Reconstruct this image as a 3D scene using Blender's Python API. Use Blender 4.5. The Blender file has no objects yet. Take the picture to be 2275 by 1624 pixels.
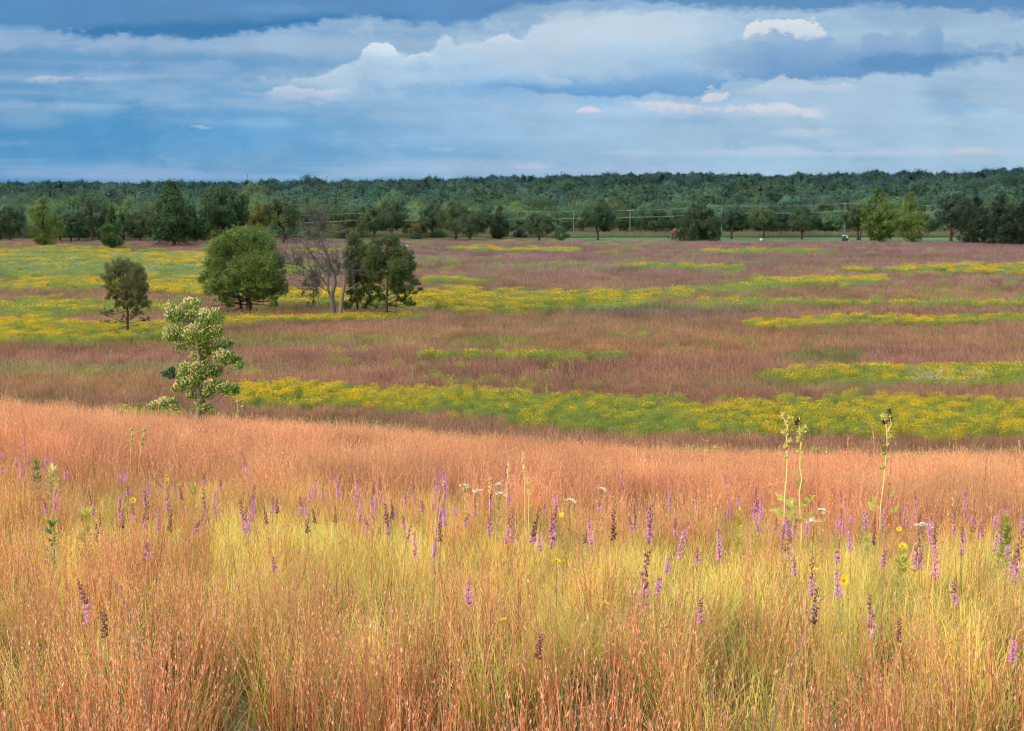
import bpy, math, random
import numpy as np
from mathutils import Vector, Matrix

random.seed(7)
RNG = np.random.default_rng(11)
scene = bpy.context.scene
COL = scene.collection
scene.view_settings.view_transform = 'Standard'
scene.view_settings.look = 'None'
scene.view_settings.exposure = 0.0
scene.view_settings.gamma = 1.0
scene.render.resolution_x, scene.render.resolution_y = 1024, 731
scene.cycles.filter_width = 1.1
scene.cycles.max_bounces = 6
scene.cycles.diffuse_bounces = 3
scene.cycles.transmission_bounces = 4
scene.cycles.transparent_max_bounces = 8

# ------------------------------------------------------------------ camera
F = 1407.0            # focal length in pixels of a 1024 px wide frame
HOR = 187.0           # row of the horizon
PITCH = math.atan((365.5 - HOR) / F)
cam_d = bpy.data.cameras.new('camera')
cam = bpy.data.objects.new('camera', cam_d)
COL.objects.link(cam)
cam_d.sensor_width = 36.0
cam_d.lens = 36.0 * F / 1024.0
cam_d.clip_start = 0.1
cam_d.clip_end = 20000
cam.location = (0, 0, 0)
cam.rotation_euler = (math.pi / 2 - PITCH, 0, 0)
cam_d.dof.use_dof = True
cam_d.dof.focus_distance = 17.0
cam_d.dof.aperture_fstop = 16.0
scene.camera = cam
CP, SP = math.cos(PITCH), math.sin(PITCH)
K = 1624 / 731.0      # display pixels (2274 wide view of the photo) per render pixel


def ray(px, py):
    a, b = (px - 512) / F, -(py - 365.5) / F
    return np.array([a, CP + b * SP, -SP + b * CP])


def at_depth(px, py, Y):
    r = ray(px, py)
    return r * (Y / r[1])


def project(x, y, z):
    d = y * CP - z * SP
    u = y * SP + z * CP
    d = np.maximum(d, 0.05)
    return 512 + F * x / d, 365.5 - F * u / d


# ------------------------------------------------------------------ noise
def _hash(ix, iy, seed):
    h = (ix.astype(np.int64) * 374761393 + iy.astype(np.int64) * 668265263 + seed * 1442695041) & 0xFFFFFFFF
    h = ((h ^ (h >> 13)) * 1274126177) & 0xFFFFFFFF
    return ((h ^ (h >> 16)) & 0xFFFF) / 65535.0


def noise(x, y, seed=0):
    x, y = np.asarray(x, float), np.asarray(y, float)
    ix, iy = np.floor(x), np.floor(y)
    fx, fy = x - ix, y - iy
    fx, fy = fx * fx * (3 - 2 * fx), fy * fy * (3 - 2 * fy)
    a, b = _hash(ix, iy, seed), _hash(ix + 1, iy, seed)
    c, d = _hash(ix, iy + 1, seed), _hash(ix + 1, iy + 1, seed)
    return (a + (b - a) * fx) * (1 - fy) + (c + (d - c) * fx) * fy


def fbm(x, y, seed=0, o=3):
    s, a, t = 0, 1.0, 0
    for k in range(o):
        s = s + a * noise(np.asarray(x) * 2 ** k, np.asarray(y) * 2 ** k, seed + k)
        t += a
        a *= .5
    return s / t


def sstep(a, b, x):
    t = np.clip((np.asarray(x, float) - a) / (b - a), 0, 1)
    return t * t * (3 - 2 * t)


# ------------------------------------------------------------------ terrain
PLAIN = -16.0
_d = np.arange(-400, 400, .25)
_z = np.interp(_d, [-400, -60, -8, 0, 5, 10, 18, 26, 34, 400],
               [-1.2, -1.2, -1.6, -2.0, -2.72, -3.45, -4.68, -5.72, -6.75, -6.75 - .205 * 366])
_k = np.exp(-.5 * (np.arange(-14, 15) / 5.0) ** 2)
_zs = np.convolve(np.pad(_z, 14, mode='edge'), _k / _k.sum(), mode='valid')
_lx = np.arange(-120, 120, .25)
_lo = np.interp(_lx, [-120, -40, -12.4, -7.6, -1.5, 2.85, 6.1, 12.4, 40, 120],
                [2.6, 1.9, .73, .37, -.02, -.41, -.57, -.62, -.75, -.8])
_k2 = np.exp(-.5 * (np.arange(-10, 11) / 4.0) ** 2)
_los = np.convolve(np.pad(_lo, 10, mode='edge'), _k2 / _k2.sum(), mode='valid')
# ground height of the wooded rise far away, from the skyline of the canopy
_az = (np.array([0, 300, 440, 600, 730, 900, 1000, 1200, 1330, 1480, 1600, 1900, 2150, 2274]) / K - 512) / F
_top = (HOR - np.array([407, 408, 407, 405, 405, 402, 401, 394, 391, 387, 391, 389, 384, 378]) / K) / F * 1250 - 11.0


def ground_z(x, y):
    x, y = np.asarray(x, float), np.asarray(y, float)
    hill = np.interp(y, _d, _zs) + np.interp(x * 34 / np.clip(y, 20, 60), _lx, _los) * sstep(4, 34, y)
    hill = hill + (fbm(x / 5, y / 5, 3) - .5) * .16 * sstep(2, 10, y)
    und = (fbm(x / 45, y / 30, 5) - .5) * .8 * (1 - sstep(330, 380, y))
    rise = np.interp(x / np.maximum(y, 50), _az, _top) - PLAIN
    plain = PLAIN + und + np.maximum(rise, 0) * sstep(520, 1250, y)
    t = (hill - plain) / 1.0
    return plain + np.where(t > 30, t, np.log1p(np.exp(np.minimum(t, 30))))


def gz(x, y):
    return float(ground_z(x, y))


def on_ground(px, py, h=0.0, y0=2.5, y1=900):
    """the point of the place that is h above the ground and seen at this pixel"""
    r = ray(px, py)
    ys = np.exp(np.linspace(math.log(y0), math.log(y1), 3000))
    p = r[None, :] * (ys / r[1])[:, None]
    below = p[:, 2] <= ground_z(p[:, 0], p[:, 1]) + h
    i = int(np.argmax(below)) if below.any() else len(ys) - 1
    return p[i, 0], p[i, 1], float(ground_z(p[i, 0], p[i, 1]))


# ------------------------------------------------------------------ materials
def new_mat(name):
    m = bpy.data.materials.new(name)
    m.use_nodes = True
    nt = m.node_tree
    nt.nodes.clear()
    return m, nt, nt.nodes.new('ShaderNodeOutputMaterial')


def veg_mat(name, tint='none', transl=.3, rough=.55, spec=.25):
    """foliage: colour attribute x tint, part of the light passing through"""
    m, nt, out = new_mat(name)
    N, L = nt.nodes.new, nt.links.new
    a = N('ShaderNodeAttribute')
    a.attribute_name = 'Col'
    col = a.outputs['Color']
    if tint == 'instance':
        t = N('ShaderNodeAttribute')
        t.attribute_type = 'INSTANCER'
        t.attribute_name = 'tint'
        tc = t.outputs['Color']
    elif tint == 'object':
        t = N('ShaderNodeObjectInfo')
        tc = t.outputs['Color']
    if tint != 'none':
        x = N('ShaderNodeMix')
        x.data_type = 'RGBA'
        x.blend_type = 'MULTIPLY'
        x.inputs[0].default_value = 1
        L(col, x.inputs[6])
        L(tc, x.inputs[7])
        col = x.outputs[2]
    p = N('ShaderNodeBsdfPrincipled')
    p.inputs['Roughness'].default_value = rough
    p.inputs['Specular IOR Level'].default_value = spec
    L(col, p.inputs['Base Color'])
    tr = N('ShaderNodeBsdfTranslucent')
    L(col, tr.inputs['Color'])
    mx = N('ShaderNodeMixShader')
    mx.inputs[0].default_value = transl
    L(p.outputs[0], mx.inputs[1])
    L(tr.outputs[0], mx.inputs[2])
    L(mx.outputs[0], out.inputs['Surface'])
    return m


def plain_mat(name, c1, c2, scale=6, rough=.8, bump=.0, metal=0, stretch=(1, 1, 1)):
    m, nt, out = new_mat(name)
    N, L = nt.nodes.new, nt.links.new
    tc = N('ShaderNodeTexCoord')
    mp = N('ShaderNodeMapping')
    mp.inputs['Scale'].default_value = stretch
    L(tc.outputs['Object'], mp.inputs['Vector'])
    n = N('ShaderNodeTexNoise')
    n.inputs['Scale'].default_value = scale
    n.inputs['Detail'].default_value = 5
    L(mp.outputs[0], n.inputs['Vector'])
    r = N('ShaderNodeValToRGB')
    r.color_ramp.elements[0].position = .3
    r.color_ramp.elements[1].position = .7
    r.color_ramp.elements[0].color = (*c1, 1)
    r.color_ramp.elements[1].color = (*c2, 1)
    L(n.outputs[0], r.inputs[0])
    p = N('ShaderNodeBsdfPrincipled')
    p.inputs['Roughness'].default_value = rough
    p.inputs['Metallic'].default_value = metal
    p.inputs['Specular IOR Level'].default_value = .25
    L(r.outputs[0], p.inputs['Base Color'])
    if bump:
        b = N('ShaderNodeBump')
        b.inputs['Strength'].default_value = bump
        L(n.outputs[0], b.inputs['Height'])
        L(b.outputs[0], p.inputs['Normal'])
    L(p.outputs[0], out.inputs['Surface'])
    return m


M_GRASS = veg_mat('grass_blades', 'instance', .42, .5, .3)
M_LEAF = veg_mat('tree_leaves', 'object', .3, .55, .25)
M_LEAFI = veg_mat('wood_leaves', 'instance', .25, .6, .2)
M_PLANT = veg_mat('plant_tissue', 'none', .25, .5, .3)
M_BARK = plain_mat('bark', (.03, .024, .018), (.10, .08, .06), 9, .9, .4, 0, (1, 1, .25))
M_GREYBARK = plain_mat('grey_bark', (.085, .08, .078), (.19, .18, .175), 7, .9, .4, 0, (1, 1, .25))
M_TANBARK = plain_mat('tan_bark', (.13, .10, .075), (.34, .27, .20), 14, .9, .4, 0, (1, 1, .3))
M_POLE = plain_mat('weathered_pole', (.17, .17, .165), (.28, .275, .26), 3, .85, .1, 0, (1, 1, .1))
M_WIRE = plain_mat('aluminium_wire', (.38, .42, .44), (.48, .52, .54), 1, .5)
M_WHITE = plain_mat('white_paint', (.72, .72, .70), (.82, .82, .80), 4, .6)
M_GREEN_PLASTIC = plain_mat('green_plastic', (.006, .05, .055), (.01, .07, .075), 3, .5)
M_GREYROOF = plain_mat('translucent_white_roof', (.55, .6, .62), (.7, .72, .72), 3, .6)
M_SHINGLE = plain_mat('brown_shingles', (.13, .065, .05), (.20, .11, .085), 8, .9, .3)
M_WOOD = plain_mat('brown_timber', (.14, .085, .06), (.24, .15, .11), 5, .85, .2, 0, (1, 1, .2))
M_METAL = plain_mat('grey_metal', (.25, .28, .30), (.36, .40, .42), 4, .5)
M_CREAM = plain_mat('cream_board', (.78, .70, .55), (.85, .80, .66), 3, .6)
M_DARK = plain_mat('dark_metal', (.03, .03, .035), (.06, .06, .07), 4, .6)
M_BLUE = plain_mat('blue_grey_paint', (.30, .42, .52), (.38, .50, .60), 2, .4)


# ------------------------------------------------------------------ geometry collector
class Geo:
    def __init__(self):
        self.v, self.f, self.c, self.n = [], [], [], 0

    def add(self, v, f, c):
        v = np.asarray(v, np.float32).reshape(-1, 3)
        f = np.asarray(f, np.int32)
        c = np.asarray(c, np.float32)
        if c.ndim == 1:
            c = np.broadcast_to(c, (len(v), 3))
        self.v.append(v)
        self.f.append(f + self.n)
        self.c.append(c)
        self.n += len(v)

    def ribbons(self, P, W, S, C):
        """P (n,k,3) centre lines, W (n,k) widths, S (n,3) side directions, C (n,k,3) colours"""
        n, k = P.shape[:2]
        off = S[:, None, :] * (W[..., None] * .5)
        V = np.stack([P - off, P + off], 2).reshape(-1, 3)
        CC = np.repeat(C[:, :, None, :], 2, 2).reshape(-1, 3)
        i = (np.arange(n)[:, None] * k + np.arange(k - 1)[None, :]) * 2
        Q = np.stack([i, i + 1, i + 3, i + 2], -1).reshape(-1, 4)
        self.add(V, Q, CC)

    def leaves(self, P, D, S, L, W, C, bend=0.0):
        """diamond leaves: P base (n,3), D direction, S side, L length, W width, C (n,3)"""
        n = len(P)
        L, W = np.broadcast_to(L, n)[:, None], np.broadcast_to(W, n)[:, None]
        V = np.stack([P, P + D * L * .45 + S * W * .5, P + D * L, P + D * L * .45 - S * W * .5], 1).reshape(-1, 3)
        i = np.arange(n)[:, None] * 4
        self.add(V, np.concatenate([i, i + 1, i + 2, i + 3], 1), np.repeat(C, 4, 0))

    def tube(self, path, rad, sides=6, col=(.1, .1, .1)):
        P = np.asarray(path, float)
        k = len(P)
        R = np.broadcast_to(np.asarray(rad, float), k)
        T = np.gradient(P, axis=0)
        T /= np.linalg.norm(T, axis=1)[:, None] + 1e-9
        ref = np.array([1., 0, 0]) if abs(T[0][0]) < .8 else np.array([0, 1., 0])
        A = np.cross(T, ref)
        A /= np.linalg.norm(A, axis=1)[:, None] + 1e-9
        B = np.cross(T, A)
        t = np.arange(sides) * 2 * math.pi / sides
        V = P[:, None, :] + R[:, None, None] * (np.cos(t)[None, :, None] * A[:, None, :] + np.sin(t)[None, :, None] * B[:, None, :])
        i = np.arange(k - 1)[:, None] * sides
        j = np.arange(sides)[None, :]
        j2 = (j + 1) % sides
        Q = np.stack([i + j, i + j2, i + sides + j2, i + sides + j], -1).reshape(-1, 4)
        col = np.asarray(col, float)
        self.add(V.reshape(-1, 3), Q, col if col.ndim == 1 else np.repeat(col, sides, 0))

    def box(self, c, s, col=(.5, .5, .5), rz=0.0, taper=1.0):
        x, y, z = np.array(s) / 2.0
        v = np.array([[-x, -y, -z], [x, -y, -z], [x, y, -z], [-x, y, -z], [-x * taper, -y * taper, z], [x * taper, -y * taper, z], [x * taper, y * taper, z], [-x * taper, y * taper, z]])
        ca, sa = math.cos(rz), math.sin(rz)
        v = v @ np.array([[ca, sa, 0], [-sa, ca, 0], [0, 0, 1]]) + np.array(c)
        self.add(v, [[0, 3, 2, 1], [4, 5, 6, 7], [0, 1, 5, 4], [1, 2, 6, 5], [2, 3, 7, 6], [3, 0, 4, 7]], col)

    def ball(self, c, r, col, u=8, v=5, squash=1.0):
        c = np.asarray(c, float)
        V = [c + [0, 0, -r * squash]]
        for i in range(1, v):
            p = -math.pi / 2 + math.pi * i / v
            for j in range(u):
                a = 2 * math.pi * j / u
                V.append(c + r * np.array([math.cos(p) * math.cos(a), math.cos(p) * math.sin(a), math.sin(p) * squash]))
        V.append(c + [0, 0, r * squash])
        fs = []
        for i in range(v - 2):
            for j in range(u):
                a, b = 1 + i * u + j, 1 + i * u + (j + 1) % u
                fs.append([a, b, b + u, a + u])
        e = len(V) - 1
        for j in range(u):
            j2 = (j + 1) % u
            fs.append([0, 1 + j2, 1 + j, 1 + j])
            fs.append([e, e - u + j, e - u + j2, e - u + j2])
        # degenerate quads become triangles when built
        self.add(V, fs, col)

    def mesh(self, name, mat, smooth=False, loc=None):
        V = np.concatenate(self.v) if self.v else np.zeros((0, 3), np.float32)
        if loc is not None:
            V = V - np.asarray(loc, np.float32)
        Q = np.concatenate(self.f)
        C = np.concatenate(self.c)
        tri = Q[:, 2] == Q[:, 3]
        q, t = Q[~tri], Q[tri][:, :3]
        me = bpy.data.meshes.new(name)
        me.vertices.add(len(V))
        me.vertices.foreach_set('co', V.astype(np.float32).ravel())
        loops = np.concatenate([q.ravel(), t.ravel()]).astype(np.int32)
        me.loops.add(len(loops))
        me.loops.foreach_set('vertex_index', loops)
        me.polygons.add(len(q) + len(t))
        starts = np.concatenate([np.arange(len(q)) * 4, len(q) * 4 + np.arange(len(t)) * 3]).astype(np.int32)
        me.polygons.foreach_set('loop_start', starts)
        me.update(calc_edges=True)
        if smooth:
            me.polygons.foreach_set('use_smooth', np.ones(len(me.polygons), bool))
        a = me.attributes.new('Col', 'FLOAT_COLOR', 'POINT')
        a.data.foreach_set('color', np.concatenate([C, np.ones((len(C), 1), np.float32)], 1).astype(np.float32).ravel())
        me.materials.append(mat)
        me.update()
        return me


def obj(name, me, parent=None, loc=None):
    o = bpy.data.objects.new(name, me)
    COL.objects.link(o)
    if parent is not None:
        o.parent = parent
    if loc is not None:
        o.location = loc
    return o


def tag(o, label, cat, group=None, kind=None):
    if label:
        o['label'] = label
    if cat:
        o['category'] = cat
    if group:
        o['group'] = group
    if kind:
        o['kind'] = kind
    return o


def thing(name, loc, label, cat, group=None):
    o = bpy.data.objects.new(name, None)
    o.empty_display_size = .2
    COL.objects.link(o)
    o.location = loc
    return tag(o, label, cat, group)


def dup(root, loc, label, group=None, rz=0.0, s=(1, 1, 1), color=None, name=None):
    r = root.copy()
    if name:
        r.name = name
    COL.objects.link(r)
    r.location, r.rotation_euler, r.scale = loc, (0, 0, rz), s
    r['label'] = label
    if group:
        r['group'] = group
    for ch in list(root.children):
        c = ch.copy()
        COL.objects.link(c)
        c.parent = r
        if color is not None and c.name.startswith('crown'):
            c.color = color
    return r


def unit(n, rng=RNG):
    v = rng.normal(size=(n, 3))
    return v / (np.linalg.norm(v, axis=1)[:, None] + 1e-9)


def nrm(v):
    return v / (np.linalg.norm(v, axis=-1, keepdims=True) + 1e-9)


def jitter(base, n, amt=.2, hue=.08, rng=RNG):
    b = np.asarray(base, float)[None, :] * (1 + rng.uniform(-amt, amt, (n, 1)))
    return np.clip(b * (1 + rng.uniform(-hue, hue, (n, 3))), .004, .95)


# ------------------------------------------------------------------ sky, sun and cloud
def s2l(c):
    c = np.asarray(c, float) / 255.0
    return np.where(c <= .04045, c / 12.92, ((c + .055) / 1.055) ** 2.4)


SUN_EL = math.radians(15)
SX, SY = -.80, -.60
SUN = Vector((SX * math.cos(SUN_EL), SY * math.cos(SUN_EL), math.sin(SUN_EL)))
sl = bpy.data.lights.new('sun', 'SUN')
sl.energy = 5.0
sl.angle = math.radians(.55)
sl.color = (1.0, .80, .56)
so = bpy.data.objects.new('sun', sl)
COL.objects.link(so)
so.rotation_euler = SUN.to_track_quat('Z', 'Y').to_euler()
so.location = SUN * 60

world = bpy.data.worlds.new('World')
scene.world = world
world.use_nodes = True
wt = world.node_tree
wt.nodes.clear()
WN, WL = wt.nodes.new, wt.links.new
BG = .1


def wmath(op, a, b=None, clamp=False):
    n = WN('ShaderNodeMath')
    n.operation = op
    n.use_clamp = clamp
    for i, x in enumerate((a, b)):
        if x is None:
            continue
        if isinstance(x, (int, float)):
            n.inputs[i].default_value = x
        else:
            WL(x, n.inputs[i])
    return n.outputs[0]


def wmix(fac, a, b):
    n = WN('ShaderNodeMix')
    n.data_type = 'RGBA'
    for i, x in ((0, fac), (6, a), (7, b)):
        if isinstance(x, (int, float)):
            n.inputs[i].default_value = x
        elif isinstance(x, (tuple, list, np.ndarray)):
            n.inputs[i].default_value = (float(x[0]), float(x[1]), float(x[2]), 1)
        else:
            WL(x, n.inputs[i])
    return n.outputs[2]


def wrange(x, a, b, c=0.0, d=1.0, smooth=True):
    n = WN('ShaderNodeMapRange')
    n.interpolation_type = 'SMOOTHSTEP' if smooth else 'LINEAR'
    WL(x, n.inputs['Value'])
    for k, v in (('From Min', a), ('From Max', b), ('To Min', c), ('To Max', d)):
        n.inputs[k].default_value = v
    return n.outputs['Result']


def wnoise(vec, sc, detail=6, rough=.55, dist=0.0):
    m = WN('ShaderNodeMapping')
    m.inputs['Scale'].default_value = sc
    WL(vec, m.inputs['Vector'])
    n = WN('ShaderNodeTexNoise')
    n.inputs['Scale'].default_value = 1
    n.inputs['Detail'].default_value = detail
    n.inputs['Roughness'].default_value = rough
    n.inputs['Distortion'].default_value = dist
    WL(m.outputs[0], n.inputs['Vector'])
    return n.outputs[0]


tc = WN('ShaderNodeTexCoord')
sep = WN('ShaderNodeSeparateXYZ')
WL(tc.outputs['Generated'], sep.inputs[0])
dx, dy, dz = sep.outputs
ay = wmath('MAXIMUM', wmath('ABSOLUTE', dy), .06)
u0, v0 = wmath('DIVIDE', dx, ay), wmath('DIVIDE', dz, ay)


def comb(a, b, c=0.0):
    n = WN('ShaderNodeCombineXYZ')
    for i, x in enumerate((a, b, c)):
        if isinstance(x, (int, float)):
            n.inputs[i].default_value = x
        else:
            WL(x, n.inputs[i])
    return n.outputs[0]


P0 = comb(u0, v0)
nA = wnoise(P0, (9, 26, 1), 7, .55)             # broad billows
nB = wnoise(comb(u0, v0, 7.3), (34, 62, 1), 8, .62)   # fine billow edges
nD = wnoise(comb(u0, v0, 11.7), (16, 34, 1), 6, .6, .6)
nE = wnoise(comb(u0, v0, 5.5), (70, 120, 1), 5, .65)
nC = wnoise(comb(u0, v0, 3.1), (5, 95, 1), 5, .5)     # long thin streaks
u = wmath('ADD', u0, wmath('MULTIPLY', wmath('SUBTRACT', nA, .5), .020))
v = wmath('ADD', v0, wmath('MULTIPLY', wmath('SUBTRACT', nB, .5), .010))
Pw = comb(u, v)

sky = WN('ShaderNodeTexSky')
sky.sky_type = 'NISHITA'
sky.sun_disc = False
sky.sun_elevation = SUN_EL
sky.sun_rotation = math.atan2(SX, SY)
sky.dust_density = 1.5


def lit(c, k=1.0):
    return s2l(c) / BG * k


# thin cloud sheet over the clear sky: bluish low on the left, paler to the right
def sky_uv(X, Y):
    r = ray(X / K, Y / K)
    return r[0] / r[1], r[2] / r[1]


ua, ub = sky_uv(0, 200)[0], sky_uv(2274, 200)[0]
va, vb = sky_uv(1137, 0)[1], sky_uv(1137, 400)[1]
Xn = wrange(u, ua, ub, 100 / 2474, 2374 / 2474, False)          # 0..1 over -100..2374
Yd = wmath('ADD', wmath('MULTIPLY', wmath('SUBTRACT', v, va), 400 / (vb - va)), 0.0)
Yd0 = wmath('MULTIPLY', wmath('SUBTRACT', v0, va), 400 / (vb - va))
Xd = wmath('SUBTRACT', wmath('MULTIPLY', Xn, 2474.0), 100.0)


def curve(pts):
    """height of a cloud's outline over its length"""
    n = WN('ShaderNodeFloatCurve')
    c = n.mapping.curves[0]
    P = [((x + 100) / 2474, (y + 100) / 600) for x, y in pts]
    c.points[0].location = (max(P[0][0], 0.0), P[0][1])
    c.points[1].location = (min(P[-1][0], 1.0), P[-1][1])
    for x, y in P[1:-1]:
        c.points.new(x, y)
    for p in c.points:
        p.handle_type = 'AUTO_CLAMPED'
    n.mapping.use_clip = False
    n.mapping.update()
    WL(Xn, n.inputs['Value'])
    return wmath('SUBTRACT', wmath('MULTIPLY', n.outputs[0], 600.0), 100.0)


def bank(base, top, bot, ctop, cbot, st=6, sb=6, a=1.0, rim=None, rimh=14, nt=0.0, nb=0.0, fade=None):
    """a cloud between two outlines, shaded from ctop to cbot; rim: sunlit colour along the upper outline"""
    x0, x1 = min(top[0][0], bot[0][0]), max(top[-1][0], bot[-1][0])
    T, B = list(top), list(bot)
    if x0 > -60:
        T = [(x0 - 40, B[0][1] + 3 * (st + sb))] + T
        B = [(x0 - 40, top[0][1] - 2 * (st + sb))] + B
    if x1 < 2330:
        T = T + [(x1 + 40, bot[-1][1] + 3 * (st + sb))]
        B = B + [(x1 + 40, top[-1][1] - 2 * (st + sb))]
    t, b = curve(T), curve(B)
    dt = wmath('SUBTRACT', Yd, t)
    db = wmath('SUBTRACT', b, Yd)
    if nt:
        dt = wmath('ADD', dt, wmath('ADD', wmath('MULTIPLY', wmath('SUBTRACT', nB, .5), nt * 13.0), wmath('MULTIPLY', wmath('SUBTRACT', nE, .5), nt * 8.0)))
    if nb:
        db = wmath('ADD', db, wmath('ADD', wmath('MULTIPLY', wmath('SUBTRACT', nB, .5), nb * 9.0), wmath('MULTIPLY', wmath('SUBTRACT', nE, .5), nb * 6.0)))
    mask = wmath('MULTIPLY', wrange(dt, -st * .4, st), wrange(db, -sb * .4, sb))
    if fade:
        xf = wmath('ADD', Xd, wmath('MULTIPLY', wmath('SUBTRACT', nA, .5), 260.0))
        if fade[0] is not None:
            mask = wmath('MULTIPLY', mask, wrange(xf, float(fade[0]), float(fade[1])))
        if fade[2] is not None:
            mask = wmath('MULTIPLY', mask, wrange(xf, float(fade[3]), float(fade[2])))
    f = wmath('DIVIDE', dt, wmath('MAXIMUM', wmath('ADD', dt, db), 4.0), True)
    f = wmath('ADD', f, wmath('MULTIPLY', wmath('SUBTRACT', nA, .5), .9), True)
    f = wmath('ADD', f, wmath('MULTIPLY', wmath('SUBTRACT', nD, .5), 1.1), True)
    col = wmix(f, lit(ctop), lit(cbot))
    if rim is not None:
        k = wmath('MULTIPLY', wrange(dt, rimh, 0.0), wrange(nB, .38, .58))
        col = wmix(k, col, lit(rim))
    return wmix(wmath('MULTIPLY', mask, a), base, col)


def blob(base, X, Y, rx, ry, col, a=1.0, soft=.9, edge=1.2):
    du = wmath('DIVIDE', wmath('SUBTRACT', Xd, float(X)), float(rx))
    dv = wmath('DIVIDE', wmath('SUBTRACT', Yd, float(Y)), float(ry))
    l = WN('ShaderNodeVectorMath')
    l.operation = 'LENGTH'
    WL(comb(du, dv), l.inputs[0])
    d = wmath('ADD', l.outputs['Value'], wmath('MULTIPLY', wmath('SUBTRACT', nB, .5), edge * 3))
    k = wrange(d, 1.0 + soft * .4, 1.0 - soft)
    return wmix(wmath('MULTIPLY', k, a), base, lit(col))


left = wrange(Xd, 150.0, 1900.0)
low = wmix(left, lit((96, 158, 205)), lit((164, 198, 224)))
hig = wmix(left, lit((104, 156, 202)), lit((160, 190, 218)))
veil = wmix(wrange(Yd0, 330.0, 90.0), low, hig)
base = wmix(.94, sky.outputs[0], veil)
base = wmix(wmath('MULTIPLY', wrange(nC, .45, .70), .34), base, lit((182, 204, 226)))
base = wmix(wmath('MULTIPLY', wrange(nA, .50, .34), .35), base, lit((98, 152, 202)))
base = wmix(wmath('MULTIPLY', wrange(nA, .52, .68), .30), base, lit((176, 202, 226)))

# long pale veils under the dark deck
base = blob(base, 600, 98, 700, 24, (158, 186, 214), .85)
base = blob(base, 200, 90, 300, 16, (146, 176, 208), .7)
base = blob(base, 300, 150, 360, 16, (104, 154, 202), .75)
base = blob(base, 620, 300, 480, 60, (98, 162, 212), .55)
base = blob(base, 150, 300, 300, 60, (74, 146, 198), .6)
base = blob(base, 420, 150, 80, 18, (138, 174, 212), .8, .7)
base = blob(base, 70, 262, 80, 22, (132, 176, 212), .7)
# the great bank in the middle
base = bank(base, [(330, 180), (560, 172), (710, 158), (770, 140), (805, 118), (818, 98), (840, 89), (866, 96), (882, 118), (935, 114), (965, 104), (978, 82), (996, 77), (1014, 92), (1072, 90), (1122, 80), (1150, 88), (1185, 62), (1300, 34), (1400, 22), (1520, 20), (1640, 40), (1680, 110), (1760, 150)],
            [(330, 200), (600, 215), (800, 250), (1100, 265), (1500, 250), (1760, 200)], (190, 212, 230), (140, 184, 220), 12, 60, .9, (206, 224, 238), 18, 5, 0, (330, 760, 1520, 1760))
base = blob(base, 1330, 70, 330, 42, (198, 215, 230), .7)
base = blob(base, 1080, 72, 130, 9, (150, 184, 216), .7)
base = bank(base, [(812, 112), (818, 98), (840, 88), (866, 95), (880, 116)], [(812, 126), (845, 130), (880, 124)], (226, 236, 242), (192, 214, 234), 7, 18, .85, None, 1, 7)
base = bank(base, [(905, 124), (940, 113), (952, 118)], [(905, 132), (952, 126)], (208, 224, 238), (190, 210, 230), 3, 8, .8, None, 1, 3)
base = bank(base, [(1070, 92), (1120, 79), (1148, 84)], [(1070, 104), (1148, 98)], (208, 224, 238), (186, 208, 230), 3, 8, .8, None, 1, 3)
base = blob(base, 1010, 200, 200, 22, (126, 174, 216), .7)
base = blob(base, 930, 150, 120, 16, (146, 186, 222), .6)
# dark flat base below it
base = bank(base, [(1010, 178), (1120, 160), (1300, 168), (1500, 150), (1660, 162), (1760, 170)], [(1010, 196), (1150, 204), (1400, 216), (1540, 212), (1640, 186), (1760, 182)], (134, 176, 216), (96, 152, 204), 26, 9, .9, None, 1, 6, 3, (1010, 1240, 1640, 1780))
base = bank(base, [(1110, 160), (1150, 148), (1185, 152), (1225, 168), (1262, 184)], [(1110, 184), (1190, 192), (1262, 190)], (176, 202, 228), (146, 184, 220), 6, 14, .85, None, 1, 6)
base = bank(base, [(1395, 130), (1430, 122), (1480, 140), (1540, 130)], [(1395, 150), (1470, 168), (1540, 158)], (168, 196, 224), (140, 180, 216), 8, 16, .6, None, 1, 7)
# the sunlit cap and the dark cloud at the right
base = bank(base, [(1652, 78), (1668, 62), (1692, 46), (1716, 50), (1742, 50), (1768, 44), (1800, 40), (1816, 52)], [(1652, 86), (1740, 92), (1816, 84)], (232, 234, 236), (206, 216, 228), 8, 10, .78, None, 1, 9, 6)
base = bank(base, [(1520, 110), (1575, 96), (1640, 84), (1700, 74), (1716, 62), (1734, 76), (1790, 78), (1850, 88), (1900, 92), (1915, 64), (1985, 70), (2040, 66), (2058, 42), (2082, 50), (2098, 88), (2180, 94), (2300, 96), (2374, 98)],
            [(1520, 132), (1600, 164), (1800, 180), (1900, 180), (1955, 168), (2048, 172), (2080, 154), (2150, 142), (2300, 130), (2374, 126)], (146, 178, 212), (94, 146, 196), 14, 10, .88, (164, 190, 218), 8, 8, 5, (1500, 1760, None, None))
base = blob(base, 2010, 140, 130, 20, (90, 142, 192), .7)
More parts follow.
